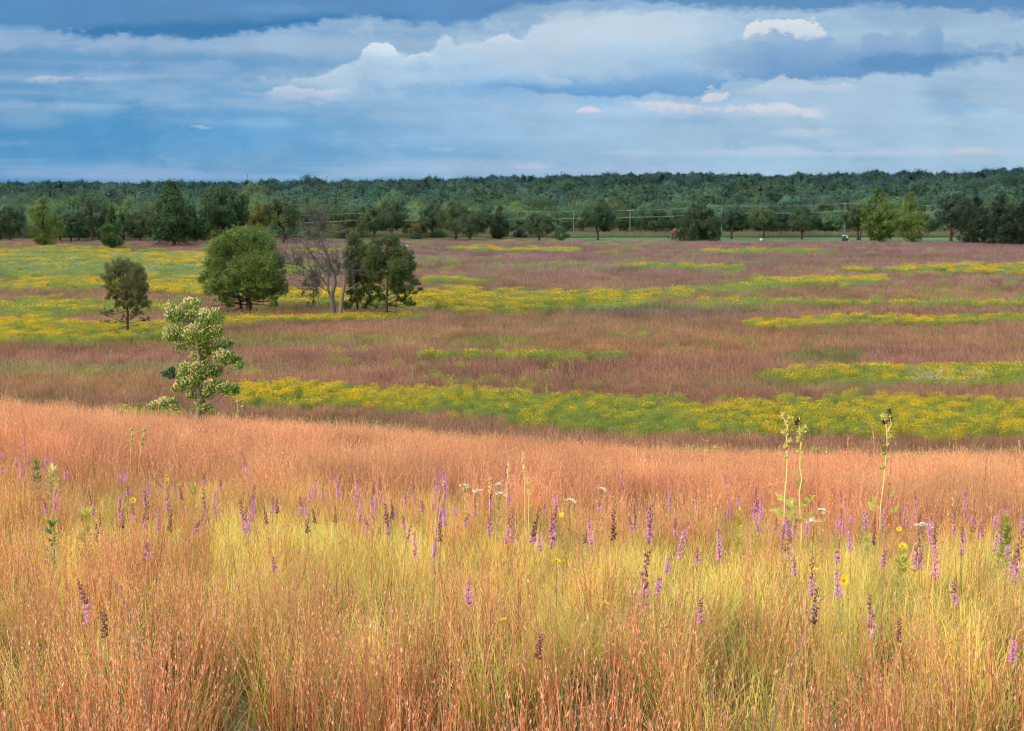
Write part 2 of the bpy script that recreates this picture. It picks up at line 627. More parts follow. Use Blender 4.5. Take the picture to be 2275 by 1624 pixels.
# lit strips below
base = bank(base, [(1590, 196), (1640, 192), (1700, 180), (1732, 171), (1768, 178), (1880, 180), (1906, 190)], [(1590, 214), (1700, 220), (1906, 218)], (196, 212, 228), (166, 194, 222), 8, 16, .8, (208, 218, 230), 9, 6, 2, (1590, 1700, 1880, 1950))
base = blob(base, 1450, 242, 420, 22, (176, 204, 230), .7)
base = bank(base, [(1540, 224), (1558, 206), (1582, 199), (1602, 196), (1600, 210)], [(1540, 232), (1575, 232), (1600, 226)], (230, 224, 228), (200, 208, 224), 8, 10, .7, None, 1, 9, 5)
base = bank(base, [(1362, 224), (1420, 222), (1500, 224), (1600, 232), (1690, 228), (1745, 225), (1790, 238), (1860, 242)], [(1362, 234), (1450, 246), (1600, 254), (1760, 258), (1860, 250)], (228, 222, 226), (200, 208, 226), 8, 14, .78, (234, 228, 228), 8, 4, 4, (1350, 1440, 1780, 1900))
base = bank(base, [(1290, 240), (1312, 236), (1326, 240)], [(1290, 252), (1326, 250)], (222, 216, 224), (206, 208, 224), 3, 6, .8, None, 1, 3)
base = blob(base, 1180, 290, 380, 34, (164, 200, 230), .55)
base = bank(base, [(1680, 296), (1760, 282), (1905, 290)], [(1680, 304), (1780, 308), (1905, 294)], (188, 208, 226), (176, 202, 226), 7, 10, .8, None, 1, 4, 3, (1660, 1760, 1820, 1920))
base = bank(base, [(2010, 278), (2120, 268), (2195, 258), (2210, 240), (2240, 250), (2300, 262)], [(2010, 282), (2120, 288), (2300, 290)], (172, 202, 226), (160, 194, 220), 5, 18, .75, None, 1, 5, 0, (2000, 2160, None, None))
base = bank(base, [(2110, 334), (2170, 328), (2240, 336)], [(2110, 338), (2170, 342), (2240, 340)], (206, 204, 218), (190, 200, 220), 4, 5, .8, None, 1, 3)
base = blob(base, 1800, 338, 520, 10, (190, 206, 228), .6)
base = blob(base, 1180, 370, 34, 7, (206, 202, 222), .7)
base = blob(base, 1250, 380, 420, 22, (174, 196, 226), .5)
# small lit strips on the left
base = bank(base, [(526, 206), (580, 198), (612, 192), (634, 187), (700, 196), (772, 202)], [(526, 207), (570, 216), (630, 226), (772, 216)], (214, 212, 226), (150, 184, 220), 7, 12, .75, (226, 220, 228), 10, 5, 4, (520, 620, 690, 790))
base = bank(base, [(40, 178), (70, 170), (120, 168), (160, 164), (184, 172), (310, 168)], [(40, 184), (180, 184), (310, 174)], (204, 206, 222), (140, 176, 214), 5, 9, .75, (214, 210, 224), 8, 4, 4, (30, 90, 200, 330))
base = blob(base, 450, 282, 20, 4, (160, 192, 222), .7)
base = blob(base, 600, 275, 70, 14, (136, 182, 222), .6)
# the dark deck along the top
base = bank(base, [(-100, -100), (2374, -100)], [(-100, 66), (0, 62), (90, 60), (112, 73), (200, 76), (400, 79), (550, 73), (640, 69), (700, 56), (742, 45), (800, 44), (880, 50), (960, 53), (1050, 42), (1110, 26), (1200, 10), (1330, 2), (1450, 8), (1600, 18), (1750, 26), (1900, 20), (2100, 30), (2374, 40)],
            (96, 144, 190), (84, 138, 188), 4, 14, .90, None, 1, 0, 4)
base = bank(base, [(100, 62), (200, 54), (330, 44), (480, 40), (620, 36), (740, 28), (900, 30)], [(100, 72), (200, 75), (400, 78), (550, 72), (640, 68), (740, 46), (900, 46)], (66, 126, 178), (56, 120, 174), 16, 10, .85, None, 1, 4, 4)
base = blob(base, 1050, 18, 110, 16, (88, 136, 186), .7)
base = blob(base, 640, 18, 130, 12, (118, 160, 200), .5)
base = blob(base, 2150, 40, 300, 20, (146, 176, 208), .6)
# lavender haze at the horizon on the left
base = blob(base, 230, 386, 420, 13, (146, 172, 214), .8, .9, .8)

# billows within everything
k_ = wmath('ADD', wmath('MULTIPLY', wmath('SUBTRACT', nD, .5), .30), wmath('ADD', wmath('MULTIPLY', wmath('SUBTRACT', nB, .5), .16), 1.0))
sc_ = WN('ShaderNodeVectorMath')
sc_.operation = 'SCALE'
WL(base, sc_.inputs[0])
WL(k_, sc_.inputs['Scale'])
base = sc_.outputs[0]

# the rest of the vault: broken bright cloud overhead, glowing on the sun's side
up = wrange(dz, .20, .62)
over = wmix(wrange(nA, .35, .65), (11.0, 12.4, 14.5), (17.0, 17.5, 18.0))
base = wmix(up, base, over)
sd = wmath('ADD', wmath('MULTIPLY', dx, SX), wmath('MULTIPLY', dy, SY))
back = wmath('MULTIPLY', wrange(sd, .1, 1.0), wrange(dz, -.05, .08))
base = wmix(wmath('MULTIPLY', back, .85), base, (19.0, 16.0, 12.5))
bg = WN('ShaderNodeBackground')
bg.inputs['Strength'].default_value = BG
WL(base, bg.inputs['Color'])
wo = WN('ShaderNodeOutputWorld')
WL(bg.outputs[0], wo.inputs['Surface'])
world.cycles.sampling_method = 'MANUAL'
world.cycles.sample_map_resolution = 1024

# the thin cloud between the sun and the valley, which keeps the prairie in shade while the hill is lit
CLOUD_Z = 400.0
kk = (CLOUD_Z - PLAIN) / math.tan(SUN_EL)
nx, ny = 70, 90
gx, gy = np.meshgrid(np.linspace(-800, 800, nx), np.linspace(70, 1900, ny))
edge = (fbm(gx / 30, gy * 0 + 3.3, 21) - .5) * 14
gy2 = gy + edge * (1 - sstep(70, 400, gy))
er = np.minimum(np.minimum(sstep(-800, -700, gx), sstep(800, 700, gx)), np.minimum(sstep(70, 140, gy), sstep(1900, 1700, gy)))
lump = (fbm(gx / 90, gy / 90, 31, 4) * 26 + 4) * er
cx, cy = gx + SX * kk, gy2 + SY * kk
top = np.stack([cx, cy, CLOUD_Z + lump], -1).reshape(-1, 3)
bot = np.stack([cx, cy, CLOUD_Z - lump * .25 - .2], -1).reshape(-1, 3)
i = (np.arange(ny - 1)[:, None] * nx + np.arange(nx - 1)[None, :]).reshape(-1)
q = np.stack([i, i + 1, i + nx + 1, i + nx], 1)
g = Geo()
g.add(np.concatenate([top, bot]), np.concatenate([q, q[:, ::-1] + nx * ny]), (.8, .8, .8))
m, nt, out = new_mat('thin_cloud')
t_ = nt.nodes.new('ShaderNodeBsdfTransparent')
d_ = nt.nodes.new('ShaderNodeBsdfTranslucent')
d_.inputs['Color'].default_value = (.85, .85, .87, 1)
n_ = nt.nodes.new('ShaderNodeTexNoise')
n_.inputs['Scale'].default_value = .012
n_.inputs['Detail'].default_value = 3
o_ = nt.nodes.new('ShaderNodeTexCoord')
r_ = nt.nodes.new('ShaderNodeMapRange')
r_.inputs['From Min'].default_value = .3
r_.inputs['From Max'].default_value = .7
r_.inputs['To Min'].default_value = .22
r_.inputs['To Max'].default_value = .46
x_ = nt.nodes.new('ShaderNodeMixShader')
nt.links.new(o_.outputs['Object'], n_.inputs['Vector'])
nt.links.new(n_.outputs[0], r_.inputs['Value'])
nt.links.new(r_.outputs[0], x_.inputs[0])
nt.links.new(t_.outputs[0], x_.inputs[1])
nt.links.new(d_.outputs[0], x_.inputs[2])
nt.links.new(x_.outputs[0], out.inputs['Surface'])
cl = obj('cloud', g.mesh('cloud', m, True))
tag(cl, 'thin grey cloud drifting between the sun and the prairie', 'cloud', kind='structure')

# ------------------------------------------------------------------ ground
ys = np.concatenate([np.linspace(-300, -10, 12), np.linspace(-6, 60, 100), 60 * np.exp(np.linspace(.02, math.log(6000 / 60), 130))])
us = np.linspace(-1, 1, 121)
gy = np.repeat(ys[:, None], len(us), 1)
gx = us[None, :] * np.abs(us[None, :]) ** .3 * (np.maximum(np.abs(gy), 20) * .75 + 60)
gx[:, :] *= 1 + 0
V = np.stack([gx, gy, ground_z(gx, gy)], -1).reshape(-1, 3)
w_ = len(us)
i = (np.arange(len(ys) - 1)[:, None] * w_ + np.arange(w_ - 1)[None, :]).reshape(-1)
g = Geo()
g.add(V, np.stack([i, i + 1, i + w_ + 1, i + w_], 1), (.1, .1, .1))
m_ground = plain_mat('soil_and_thatch', (.06, .048, .022), (.20, .15, .07), .7, .95, .3)
tag(obj('ground', g.mesh('ground', m_ground, True)), 'rolling prairie ground falling from the hill to the flat valley', 'ground', kind='structure')

lx = np.linspace(14, 170, 60)
ly = np.linspace(404, 449, 8)
X, Y = np.meshgrid(lx, ly)
Y = Y + np.where(Y > 440, (fbm(X / 20, Y * 0, 77) - .5) * 6, 0)
V = np.stack([X, Y, ground_z(X, Y) + .03], -1).reshape(-1, 3)
i = (np.arange(7)[:, None] * 60 + np.arange(59)[None, :]).reshape(-1)
g = Geo()
g.add(V, np.stack([i, i + 1, i + 61, i + 60], 1), (.1, .1, .1))
m_lawn = plain_mat('mown_lawn', (.075, .155, .07), (.11, .21, .095), .15, .95, .1)
tag(obj('lawn', g.mesh('lawn', m_lawn, True)), 'strip of pale green mown lawn between prairie and woods', 'lawn', kind='structure')


# ------------------------------------------------------------------ scattering: one object of stuff, instances on points
PROTO = bpy.data.collections.new('clumps')


def proto_coll(name, meshes):
    c = bpy.data.collections.new(name)
    for i, me in enumerate(meshes):
        o = bpy.data.objects.new('%s_%02d' % (name, i), me)
        c.objects.link(o)
    return c


def scatter(name, coll, n_proto, P, rot, scl, idx, tint, label, cat):
    me = bpy.data.meshes.new(name)
    n = len(P)
    me.vertices.add(n)
    me.vertices.foreach_set('co', np.asarray(P, np.float32).ravel())
    for nm, ty, key, val in (('rot', 'FLOAT_VECTOR', 'vector', rot), ('scl', 'FLOAT_VECTOR', 'vector', scl), ('tint', 'FLOAT_COLOR', 'color', np.concatenate([tint, np.ones((n, 1))], 1))):
        me.attributes.new(nm, ty, 'POINT').data.foreach_set(key, np.asarray(val, np.float32).ravel())
    me.attributes.new('pick', 'INT', 'POINT').data.foreach_set('value', np.asarray(idx, np.int32))
    o = obj(name, me)
    ng = bpy.data.node_groups.new(name, 'GeometryNodeTree')
    ng.interface.new_socket('Geometry', in_out='INPUT', socket_type='NodeSocketGeometry')
    ng.interface.new_socket('Geometry', in_out='OUTPUT', socket_type='NodeSocketGeometry')
    N, L = ng.nodes.new, ng.links.new
    gi, go = N('NodeGroupInput'), N('NodeGroupOutput')
    ci = N('GeometryNodeCollectionInfo')
    ci.inputs['Collection'].default_value = coll
    ci.inputs['Separate Children'].default_value = True
    ci.inputs['Reset Children'].default_value = True
    ip = N('GeometryNodeInstanceOnPoints')
    ip.inputs['Pick Instance'].default_value = True

    def attr(nm, ty):
        a = N('GeometryNodeInputNamedAttribute')
        a.data_type = ty
        a.inputs['Name'].default_value = nm
        return a.outputs['Attribute']
    L(gi.outputs[0], ip.inputs['Points'])
    L(ci.outputs[0], ip.inputs['Instance'])
    L(attr('pick', 'INT'), ip.inputs['Instance Index'])
    L(attr('scl', 'FLOAT_VECTOR'), ip.inputs['Scale'])
    er_ = N('FunctionNodeEulerToRotation')
    L(attr('rot', 'FLOAT_VECTOR'), er_.inputs[0])
    L(er_.outputs[0], ip.inputs['Rotation'])
    L(ip.outputs[0], go.inputs[0])
    md = o.modifiers.new('scatter', 'NODES')
    md.node_group = ng
    tag(o, label, cat, kind='stuff')
    return o


# ------------------------------------------------------------------ grass clumps
def grass_clump(seed, n, R, h, w, lean, curl, k, pal, tip, seeds=0, seedcol=None, seedlen=.012, lowfrac=0.0, lowpal=None, base_dark=.55):
    r = np.random.default_rng(seed)
    g = Geo()
    a = r.uniform(0, 2 * math.pi, n)
    rad = R * np.sqrt(r.uniform(0, 1, n))
    B = np.stack([np.cos(a) * rad, np.sin(a) * rad, np.full(n, -.05)], 1)
    low = r.uniform(0, 1, n) < lowfrac
    H = r.uniform(h[0], h[1], n) * np.where(low, .6, 1)
    az = r.uniform(0, 2 * math.pi, n)
    ln = np.abs(r.normal(0, lean, n)) * np.where(low, 2.2, 1)
    D = np.stack([np.cos(az) * ln, np.sin(az) * ln, np.ones(n)], 1)
    cz = az + r.normal(0, .8, n)
    cu = np.abs(r.normal(0, curl, n)) * np.where(low, 2.2, 1)
    CU = np.stack([np.cos(cz) * cu, np.sin(cz) * cu, -cu * .45], 1)
    t = np.linspace(0, 1, k)
    P = B[:, None, :] + H[:, None, None] * (D[:, None, :] * t[None, :, None] + CU[:, None, :] * (t ** 2.2)[None, :, None])
    W = (w * r.uniform(.7, 1.4, n))[:, None] * (1 - .85 * t ** 1.5)[None, :] * np.where(low, 1.5, 1)[:, None]
    sa = r.uniform(0, 2 * math.pi, n)
    S = np.stack([np.cos(sa), np.sin(sa), np.zeros(n)], 1)
    pal = np.asarray(pal, float)
    c0 = pal[r.integers(0, len(pal), n)] * r.uniform(.8, 1.2, (n, 1))
    if lowpal is not None:
        lp = np.asarray(lowpal, float)
        c0 = np.where(low[:, None], lp[r.integers(0, len(lp), n)] * r.uniform(.8, 1.2, (n, 1)), c0)
    c1 = np.where(low[:, None], c0 * 1.1, np.asarray(tip, float)[None, :] * r.uniform(.75, 1.25, (n, 1)))
    f = sstep(.35, 1.0, t)[None, :, None]
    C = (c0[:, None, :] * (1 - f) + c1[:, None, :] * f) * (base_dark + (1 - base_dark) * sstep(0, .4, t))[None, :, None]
    g.ribbons(P, W, S, np.clip(C, .004, .95))
    if seeds:
        keep = np.where(~low)[0]
        m = len(keep)
        tt = r.uniform(.58, 1.0, (m, seeds))
        SP_ = B[keep][:, None, :] + H[keep][:, None, None] * (D[keep][:, None, :] * tt[..., None] + CU[keep][:, None, :] * (tt ** 2.2)[..., None])
        SP_ = SP_.reshape(-1, 3)
        dd = nrm(np.repeat(D[keep], seeds, 0) + .45 * unit(m * seeds, r) + [0, 0, .3])
        ss = nrm(np.cross(dd, unit(m * seeds, r)))
        sc = np.asarray(seedcol, float)
        cc = sc[r.integers(0, len(sc), m * seeds)] * r.uniform(.75, 1.2, (m * seeds, 1))
        g.leaves(SP_, dd, ss, seedlen * r.uniform(.7, 1.5, m * seeds), seedlen * .30, np.clip(cc, 0, .95))
    return g


RED = [(.50, .19, .085), (.40, .12, .065), (.58, .28, .12), (.44, .22, .075), (.60, .38, .14), (.30, .10, .06), (.36, .28, .08)]
GOLD = [(.80, .62, .17), (.74, .58, .15), (.60, .57, .12), (.82, .62, .22), (.78, .50, .16), (.48, .50, .10)]
PINK = [(.62, .30, .14), (.52, .22, .11), (.66, .36, .17), (.48, .24, .11), (.64, .42, .18)]
GREEN = [(.16, .22, .045), (.22, .27, .06), (.11, .17, .04), (.28, .30, .08)]
STRAW = [(.56, .46, .22), (.50, .38, .16)]
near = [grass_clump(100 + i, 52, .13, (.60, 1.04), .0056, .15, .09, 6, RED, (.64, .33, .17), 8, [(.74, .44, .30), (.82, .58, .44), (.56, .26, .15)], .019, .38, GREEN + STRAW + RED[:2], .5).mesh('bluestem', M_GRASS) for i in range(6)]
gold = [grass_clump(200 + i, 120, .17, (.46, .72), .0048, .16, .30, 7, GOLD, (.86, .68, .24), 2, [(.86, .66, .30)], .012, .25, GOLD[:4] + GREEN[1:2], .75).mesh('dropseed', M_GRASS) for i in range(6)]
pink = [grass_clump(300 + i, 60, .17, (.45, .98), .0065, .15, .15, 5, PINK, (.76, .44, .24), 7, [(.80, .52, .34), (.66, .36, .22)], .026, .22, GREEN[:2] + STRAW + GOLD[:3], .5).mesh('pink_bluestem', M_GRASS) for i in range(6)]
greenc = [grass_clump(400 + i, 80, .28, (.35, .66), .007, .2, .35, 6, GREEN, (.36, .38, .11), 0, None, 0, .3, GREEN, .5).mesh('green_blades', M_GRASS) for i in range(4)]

# points on the hill
def hill_points(y0, y1, dens, mx=.40, pad=2.6):
    W = mx * y1 + pad
    n = int((y1 - y0) * 2 * W * dens)
    y = RNG.uniform(y0, y1, n)
    x = RNG.uniform(-W, W, n)
    k = np.abs(x) < mx * y + pad
    return x[k], y[k]


def place(x, y, smin, smax, lean=.1, sink=0.0):
    n = len(x)
    P = np.stack([x, y, ground_z(x, y) - sink], 1)
    rot = np.stack([RNG.normal(0, lean, n), RNG.normal(0, lean, n), RNG.uniform(0, 6.283, n)], 1)
    s = RNG.uniform(smin, smax, n)
    sc = np.stack([s, s, s * RNG.uniform(.85, 1.15, n)], 1)
    return P, rot, sc


def vtint(x, y, amt=.28, sc=1.2, seed=40):
    n = len(x)
    t = 1 + (fbm(x / sc, y / sc, seed) - .5) * 2 * amt + RNG.uniform(-.12, .12, n)
    h = (fbm(x / 2.5, y / 2.5, seed + 9) - .5) * .30
    return np.clip(np.stack([t * (1 + h * .2), t * (1 - h), t * (1 - h * .6)], 1), .2, 1.6)


x, y = hill_points(1.6, 40, 12)
keep = RNG.uniform(0, 1, len(x)) < np.where(y < 9.0, .62, np.where(y > 18, .80, 1.0))
x, y = x[keep], y[keep]
sx, sy = project(x, y, ground_z(x, y) + .6)
sx, sy = sx * K, sy * K                     # display pixels
wob = (fbm(x / 3.2, y / 2.2, 50) - .5)
dpt = y + wob * 5 + (fbm(x / .9, y / .9, 51) - .5) * 2.2
rightness = sstep(-.2, .25, x / y)
pr = RNG.uniform(0, 1, len(x))
kind = np.where(dpt < 8.3 + RNG.normal(0, 1.2, len(x)), 0, np.where(dpt < 19.6 + RNG.normal(0, 2.6, len(x)), 1, 2))
kind = np.where((kind == 1) & (pr < .04 + .34 * rightness * sstep(7.5, 11, dpt)), 3, kind)
kind = np.where((kind == 1) & (pr > .95 - .22 * sstep(-.12, -.32, x / y) - .10 * sstep(11, 8, y)), 0, kind)
kind = np.where((kind == 0) & (pr < .10), 1, kind)
kind = np.where((kind == 2) & (pr < .10 * sstep(26, 15, y)), 3, kind)
ex = RNG.uniform(0, 1, len(x)) < .42
x, y = np.concatenate([x, x[ex] + RNG.normal(0, .2, ex.sum())]), np.concatenate([y, y[ex] + RNG.normal(0, .2, ex.sum())])
kind = np.concatenate([kind, np.full(ex.sum(), 4)])
for kd, nm, ms, lab, a, b in ((4, 'short_grass', greenc, 'short green and straw blades between the bunches of tall grass', .55, .8), (0, 'red_grass', near, 'rust red seeding bunch grass close in front', .85, 1.15), (1, 'golden_grass', gold, 'fine golden yellow grass across the middle of the hill', .8, 1.2),
                              (2, 'pink_grass', pink, 'salmon pink grass along the brow of the hill', .85, 1.2), (3, 'green_grass', greenc, 'green grass blades among the flowers on the hill', .8, 1.2)):
    k = kind == kd
    P, rot, sc = place(x[k], y[k], a, b, .07)
    if kd == 1:
        sc[:, 2] *= 1 - .12 * sstep(7, 11, y[k])
    t = vtint(x[k], y[k], .42 if kd == 2 else .32)
    if kd == 4:
        t *= np.array([1.0, .9, .9]) * .8
    if kd == 1:
        t = np.maximum(t, .72) * np.array([1.12, 1.12, .95])
    if kd == 0:
        t *= np.array([1.0, .90, .82])
    if kd == 2:
        t *= np.array([.96, .86, .80])
        t *= (1.0 + .10 * sstep(18, 33, y[k]))[:, None]
    scatter(nm, proto_coll(nm + '_clump', ms), len(ms), P, rot, sc, RNG.integers(0, len(ms), k.sum()), t, lab, 'grass')

# ------------------------------------------------------------------ prairie below the hill
PURP = [(.48, .29, .19), (.42, .25, .18), (.52, .33, .20), (.46, .30, .17)]
def field_clump(i):
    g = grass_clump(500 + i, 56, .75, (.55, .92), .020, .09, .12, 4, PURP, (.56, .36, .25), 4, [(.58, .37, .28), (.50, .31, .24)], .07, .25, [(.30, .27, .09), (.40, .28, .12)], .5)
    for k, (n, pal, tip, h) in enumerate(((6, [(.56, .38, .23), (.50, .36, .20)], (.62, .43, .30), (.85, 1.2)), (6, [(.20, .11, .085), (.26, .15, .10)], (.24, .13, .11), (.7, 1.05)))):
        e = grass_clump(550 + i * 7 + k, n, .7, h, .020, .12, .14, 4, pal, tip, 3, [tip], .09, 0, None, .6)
        for v, f, c in zip(e.v, e.f, e.c):
            g.v.append(v)
            g.f.append(f + g.n)
            g.c.append(c)
        g.n += e.n
    return g


field = [field_clump(i).mesh('prairie_grass', M_GRASS) for i in range(5)]


def forb_clump(seed, n, nf, R, fl, leafcol, flcol, h=(.6, 1.0)):
    r = np.random.default_rng(seed)
    g = grass_clump(seed, n, R, (h[0] * .7, h[1] * .9), .030, .12, .12, 4, leafcol, np.asarray(leafcol[0]) * 1.3, 0, None, 0, 0, None, .4)
    m = n * 7
    a, rad = r.uniform(0, 6.283, m), R * np.sqrt(r.uniform(0, 1, m))
    P = np.stack([np.cos(a) * rad, np.sin(a) * rad, r.uniform(.1, h[1] * .95, m)], 1)
    D = nrm(unit(m, r) + [0, 0, .5])
    g.leaves(P, D, nrm(np.cross(D, unit(m, r))), r.uniform(.08, .16, m), .04, jitter(leafcol[0], m, .35, .12, r))
    if nf:
        a, rad = r.uniform(0, 6.283, nf), R * np.sqrt(r.uniform(0, 1, nf))
        P = np.stack([np.cos(a) * rad, np.sin(a) * rad, r.uniform(h[0] * 1.02, h[1] * 1.12, nf)], 1)
        for rep in range(2):        # two crossed ray discs per head, facing up and out
            Nn = nrm(unit(nf, r) * .7 + [0, 0, .9])
            D = nrm(np.cross(Nn, unit(nf, r)))
            S = np.cross(Nn, D)
            g.leaves(P - D * fl * .5, D, S, fl, fl, jitter(flcol, nf, .18, .06, r))
    return g


LG = [(.32, .40, .07), (.38, .44, .075), (.24, .35, .075)]
DG = [(.23, .37, .095), (.29, .43, .105)]
YEL = (.93, .64, .03)
yel = [forb_clump(600 + i, 50, 85, .70, .085, LG, YEL).mesh('yellow_forb', M_GRASS) for i in range(3)] + \
      [forb_clump(620 + i, 60, 20, .70, .075, LG, (.84, .64, .05)).mesh('green_yellow_forb', M_GRASS) for i in range(3)]
grn = [forb_clump(640 + i, 70, 0, .70, .07, DG, YEL).mesh('green_forb', M_GRASS) for i in range(3)] + \
      [forb_clump(660 + i, 60, 30, .70, .09, DG, (.62, .66, .60)).mesh('white_forb', M_GRASS) for i in range(2)]

# patches of forbs: a spine through the patch in photo view (x, y, half height), share of yellow and of green
PATCH = [
    # (points, prob of dense yellow fn)
    ([(500, 868, 8), (560, 872, 22), (800, 878, 26), (1000, 890, 32), (1200, 908, 42), (1400, 922, 38), (1700, 925, 40), (2000, 922, 38), (2290, 932, 36)], [(500, .75), (900, .55), (1050, .2), (1450, .25), (1650, .6), (2290, .6)]),
    ([(1680, 831, 5), (1760, 830, 12), (1950, 830, 17), (2290, 832, 22)], [(1680, .8), (1850, .5), (2000, .3), (2290, .3)]),
    ([(900, 664, 30), (1080, 665, 28), (1250, 662, 22), (1400, 658, 15), (1520, 650, 12), (1650, 636, 11), (1800, 624, 9), (1970, 619, 8)], [(900, .98), (1200, .85), (1400, .6), (1600, .35), (1720, .6), (1970, .35)]),
    ([(1120, 684, 6), (1300, 680, 9), (1450, 668, 8)], [(1100, .5), (1250, .15), (1450, .1)]),
    ([(1880, 600, 4), (2050, 597, 10), (2290, 597, 14)], [(1880, .9), (2290, .85)]),
    ([(1000, 552, 3), (1100, 553, 5), (1280, 556, 5)], [(1000, .9), (1280, .9)]),
    ([(1540, 557, 3), (1640, 558, 5), (1830, 556, 4)], [(1540, .9), (1640, .5), (1700, .1), (1830, .1)]),
    ([(1380, 590, 4), (1480, 591, 8), (1650, 595, 4)], [(1380, .35), (1650, .45)]),
    ([(1660, 718, 5), (1760, 716, 12), (1900, 710, 11), (2090, 712, 10), (2180, 706, 8), (2290, 704, 10)], [(1660, .7), (2050, .75), (2150, .4), (2290, .3)]),
    ([(1560, 668, 3), (1800, 672, 4), (2100, 674, 3), (2290, 672, 6)], [(1560, .6), (2290, .7)]),
    ([(940, 786, 4), (1080, 786, 8), (1230, 788, 7), (1390, 790, 7)], [(940, .2), (1390, .15)]),
    ([(930, 622, 4), (1000, 622, 6), (1090, 624, 4)], [(930, .3), (1090, .3)]),
    ([(-20, 568, 14), (200, 570, 14), (350, 572, 12), (470, 570, 12)], [(-20, .28), (200, .36), (300, .42), (400, .7), (470, .7)]),
    ([(-20, 600, 18), (200, 598, 18), (400, 600, 16), (480, 600, 10)], [(-20, .06), (300, .03), (480, .05)]),
    ([(-20, 636, 14), (120, 630, 18), (240, 628, 16), (330, 630, 22), (480, 632, 22), (600, 636, 14)], [(-20, .7), (220, .7), (280, .95), (480, .95), (600, .8)]),
    ([(-20, 684, 14), (150, 682, 12), (390, 678, 6)], [(-20, .35), (390, .4)]),
    ([(-20, 728, 12), (120, 730, 14), (240, 732, 10), (380, 728, 7)], [(-20, .9), (240, .85), (380, .5)]),
    ([(-20, 748, 8), (200, 746, 8), (400, 740, 7)], [(-20, .08), (400, .2)]),
    ([(490, 710, 7), (560, 709, 10), (640, 707, 7), (740, 706, 8), (860, 704, 10), (940, 702, 4)], [(490, .9), (620, .85), (700, .55), (940, .3)]),
    ([(600, 655, 14), (660, 656, 18), (760, 656, 22), (940, 660, 28)], [(600, .8), (940, .9)]),
    ([(640, 558, 3), (760, 556, 6)], [(640, .4), (760, .4)]),
    ([(660, 534, 2), (1020, 531, 4), (1260, 533, 4)], [(660, .6), (1260, .7)]),
    ([(250, 912, 4), (320, 912, 6), (420, 915, 4)], [(250, .1), (420, .1)]),
    ([(420, 600, 8), (560, 600, 10), (700, 595, 8)], [(420, .1), (700, .1)]),
]


def patch_of(sx, sy, x, y):
    """(inside 0/1, share of dense yellow)"""
    ins = np.zeros(len(sx))
    yl = np.zeros(len(sx))
    dice = RNG.uniform(0, 1, len(sx))
    wobble = (fbm(x / 7, y / 7, 61, 3) - .5)
    wob2 = (fbm(x / 2, y / 2, 67, 2) - .5)
    for pts, ylw in PATCH:
        px, py, ph = np.array(pts).T
        hh = np.interp(sx, px, ph, left=0, right=0) * np.where(px.max() < 500, 1.45, np.where(py.mean() < 830, .85, 1.0))
        c = np.interp(sx, px, py)
        m = 1 - np.abs(sy - c + wobble * hh * 1.3) / np.maximum(hh, .01) + wob2 * .5
        k = (hh > 0) & (np.clip(m * 2.4 + .30 + (fbm(x / 5, y / 3, 64) - .5) * 1.0 - .6 * sstep(.50, .68, fbm(x / 16, y / 7, 66)), 0, 1) > dice)
        f = np.interp(sx, [a for a, b in ylw], [b for a, b in ylw])
        yl = np.where(k, np.maximum(yl, f), yl)
        ins = np.maximum(ins, k)
    return ins > 0, yl


def field_points(y0, y1, dens):
    W = .40 * y1 + 8
    n = int((y1 - y0) * 2 * W * dens)
    y = RNG.uniform(y0, y1, n)
    x = RNG.uniform(-W, W, n)
    k = np.abs(x) < .40 * y + 8
    return x[k], y[k]


fx, fy, fs = [], [], []
for y0, y1, dens, s in ((40, 62, .7, 1.0), (62, 112, 4.2, .62), (112, 170, 1.7, 1.0), (170, 260, .55, 1.6), (260, 408, .30, 2.1)):
    a, b = field_points(y0, y1, dens)
    fx.append(a)
    fy.append(b)
    fs.append(np.full(len(a), s))
x, y, s = np.concatenate(fx), np.concatenate(fy), np.concatenate(fs)
keep = y < 401 + (fbm(x / 12, y * 0, 90) - .5) * 6
x, y, s = x[keep], y[keep], s[keep]
sx, sy = project(x, y, ground_z(x, y) + .75)
sx, sy = sx * K, sy * K
ins, yl = patch_of(sx, sy, x, y)
pr = RNG.uniform(0, 1, len(x))
pat = .5 * fbm(x / 4, y / 4, 71) + .5 * fbm(x / 16, y / 5, 72)
yl = np.clip(yl * .62 + (pat - .52) * 1.5 * (yl > .15), 0, 1)
# inside a patch: dense yellow, sparse yellow or green; the rest grass with a few forbs
sparse = (fbm(x / 22, y / 14, 73) > .60) & (pr < .05)
cls = np.where(ins & (pr < yl), 1, np.where(ins & (pr < .35 + .55 * yl), 2, np.where(ins, 3, 0)))
stray = (~ins) & (RNG.uniform(0, 1, len(x)) < .035 * sstep(.5, .7, fbm(x / 18, y / 9, 74)))
cls = np.where(~ins & sparse, 3, cls)
cls = np.where(stray, 2, cls)
white = ins & (cls == 3) & (((sx < 480) & (sy > 560) & (sy < 620) & (pr > .9)) | ((sx > 2020) & (sx < 2190) & (sy > 828) & (sy < 858)))
n = len(x)
P = np.stack([x, y, ground_z(x, y)], 1)
rot = np.stack([RNG.normal(0, .05, n), RNG.normal(0, .05, n), RNG.uniform(0, 6.283, n)], 1)
hs = RNG.uniform(.85, 1.15, n) * (1 + (fbm(x / 9, y / 9, 75) - .5) * .35)
sc = np.stack([s, s, hs * (1 + (s - 1) * .12)], 1)
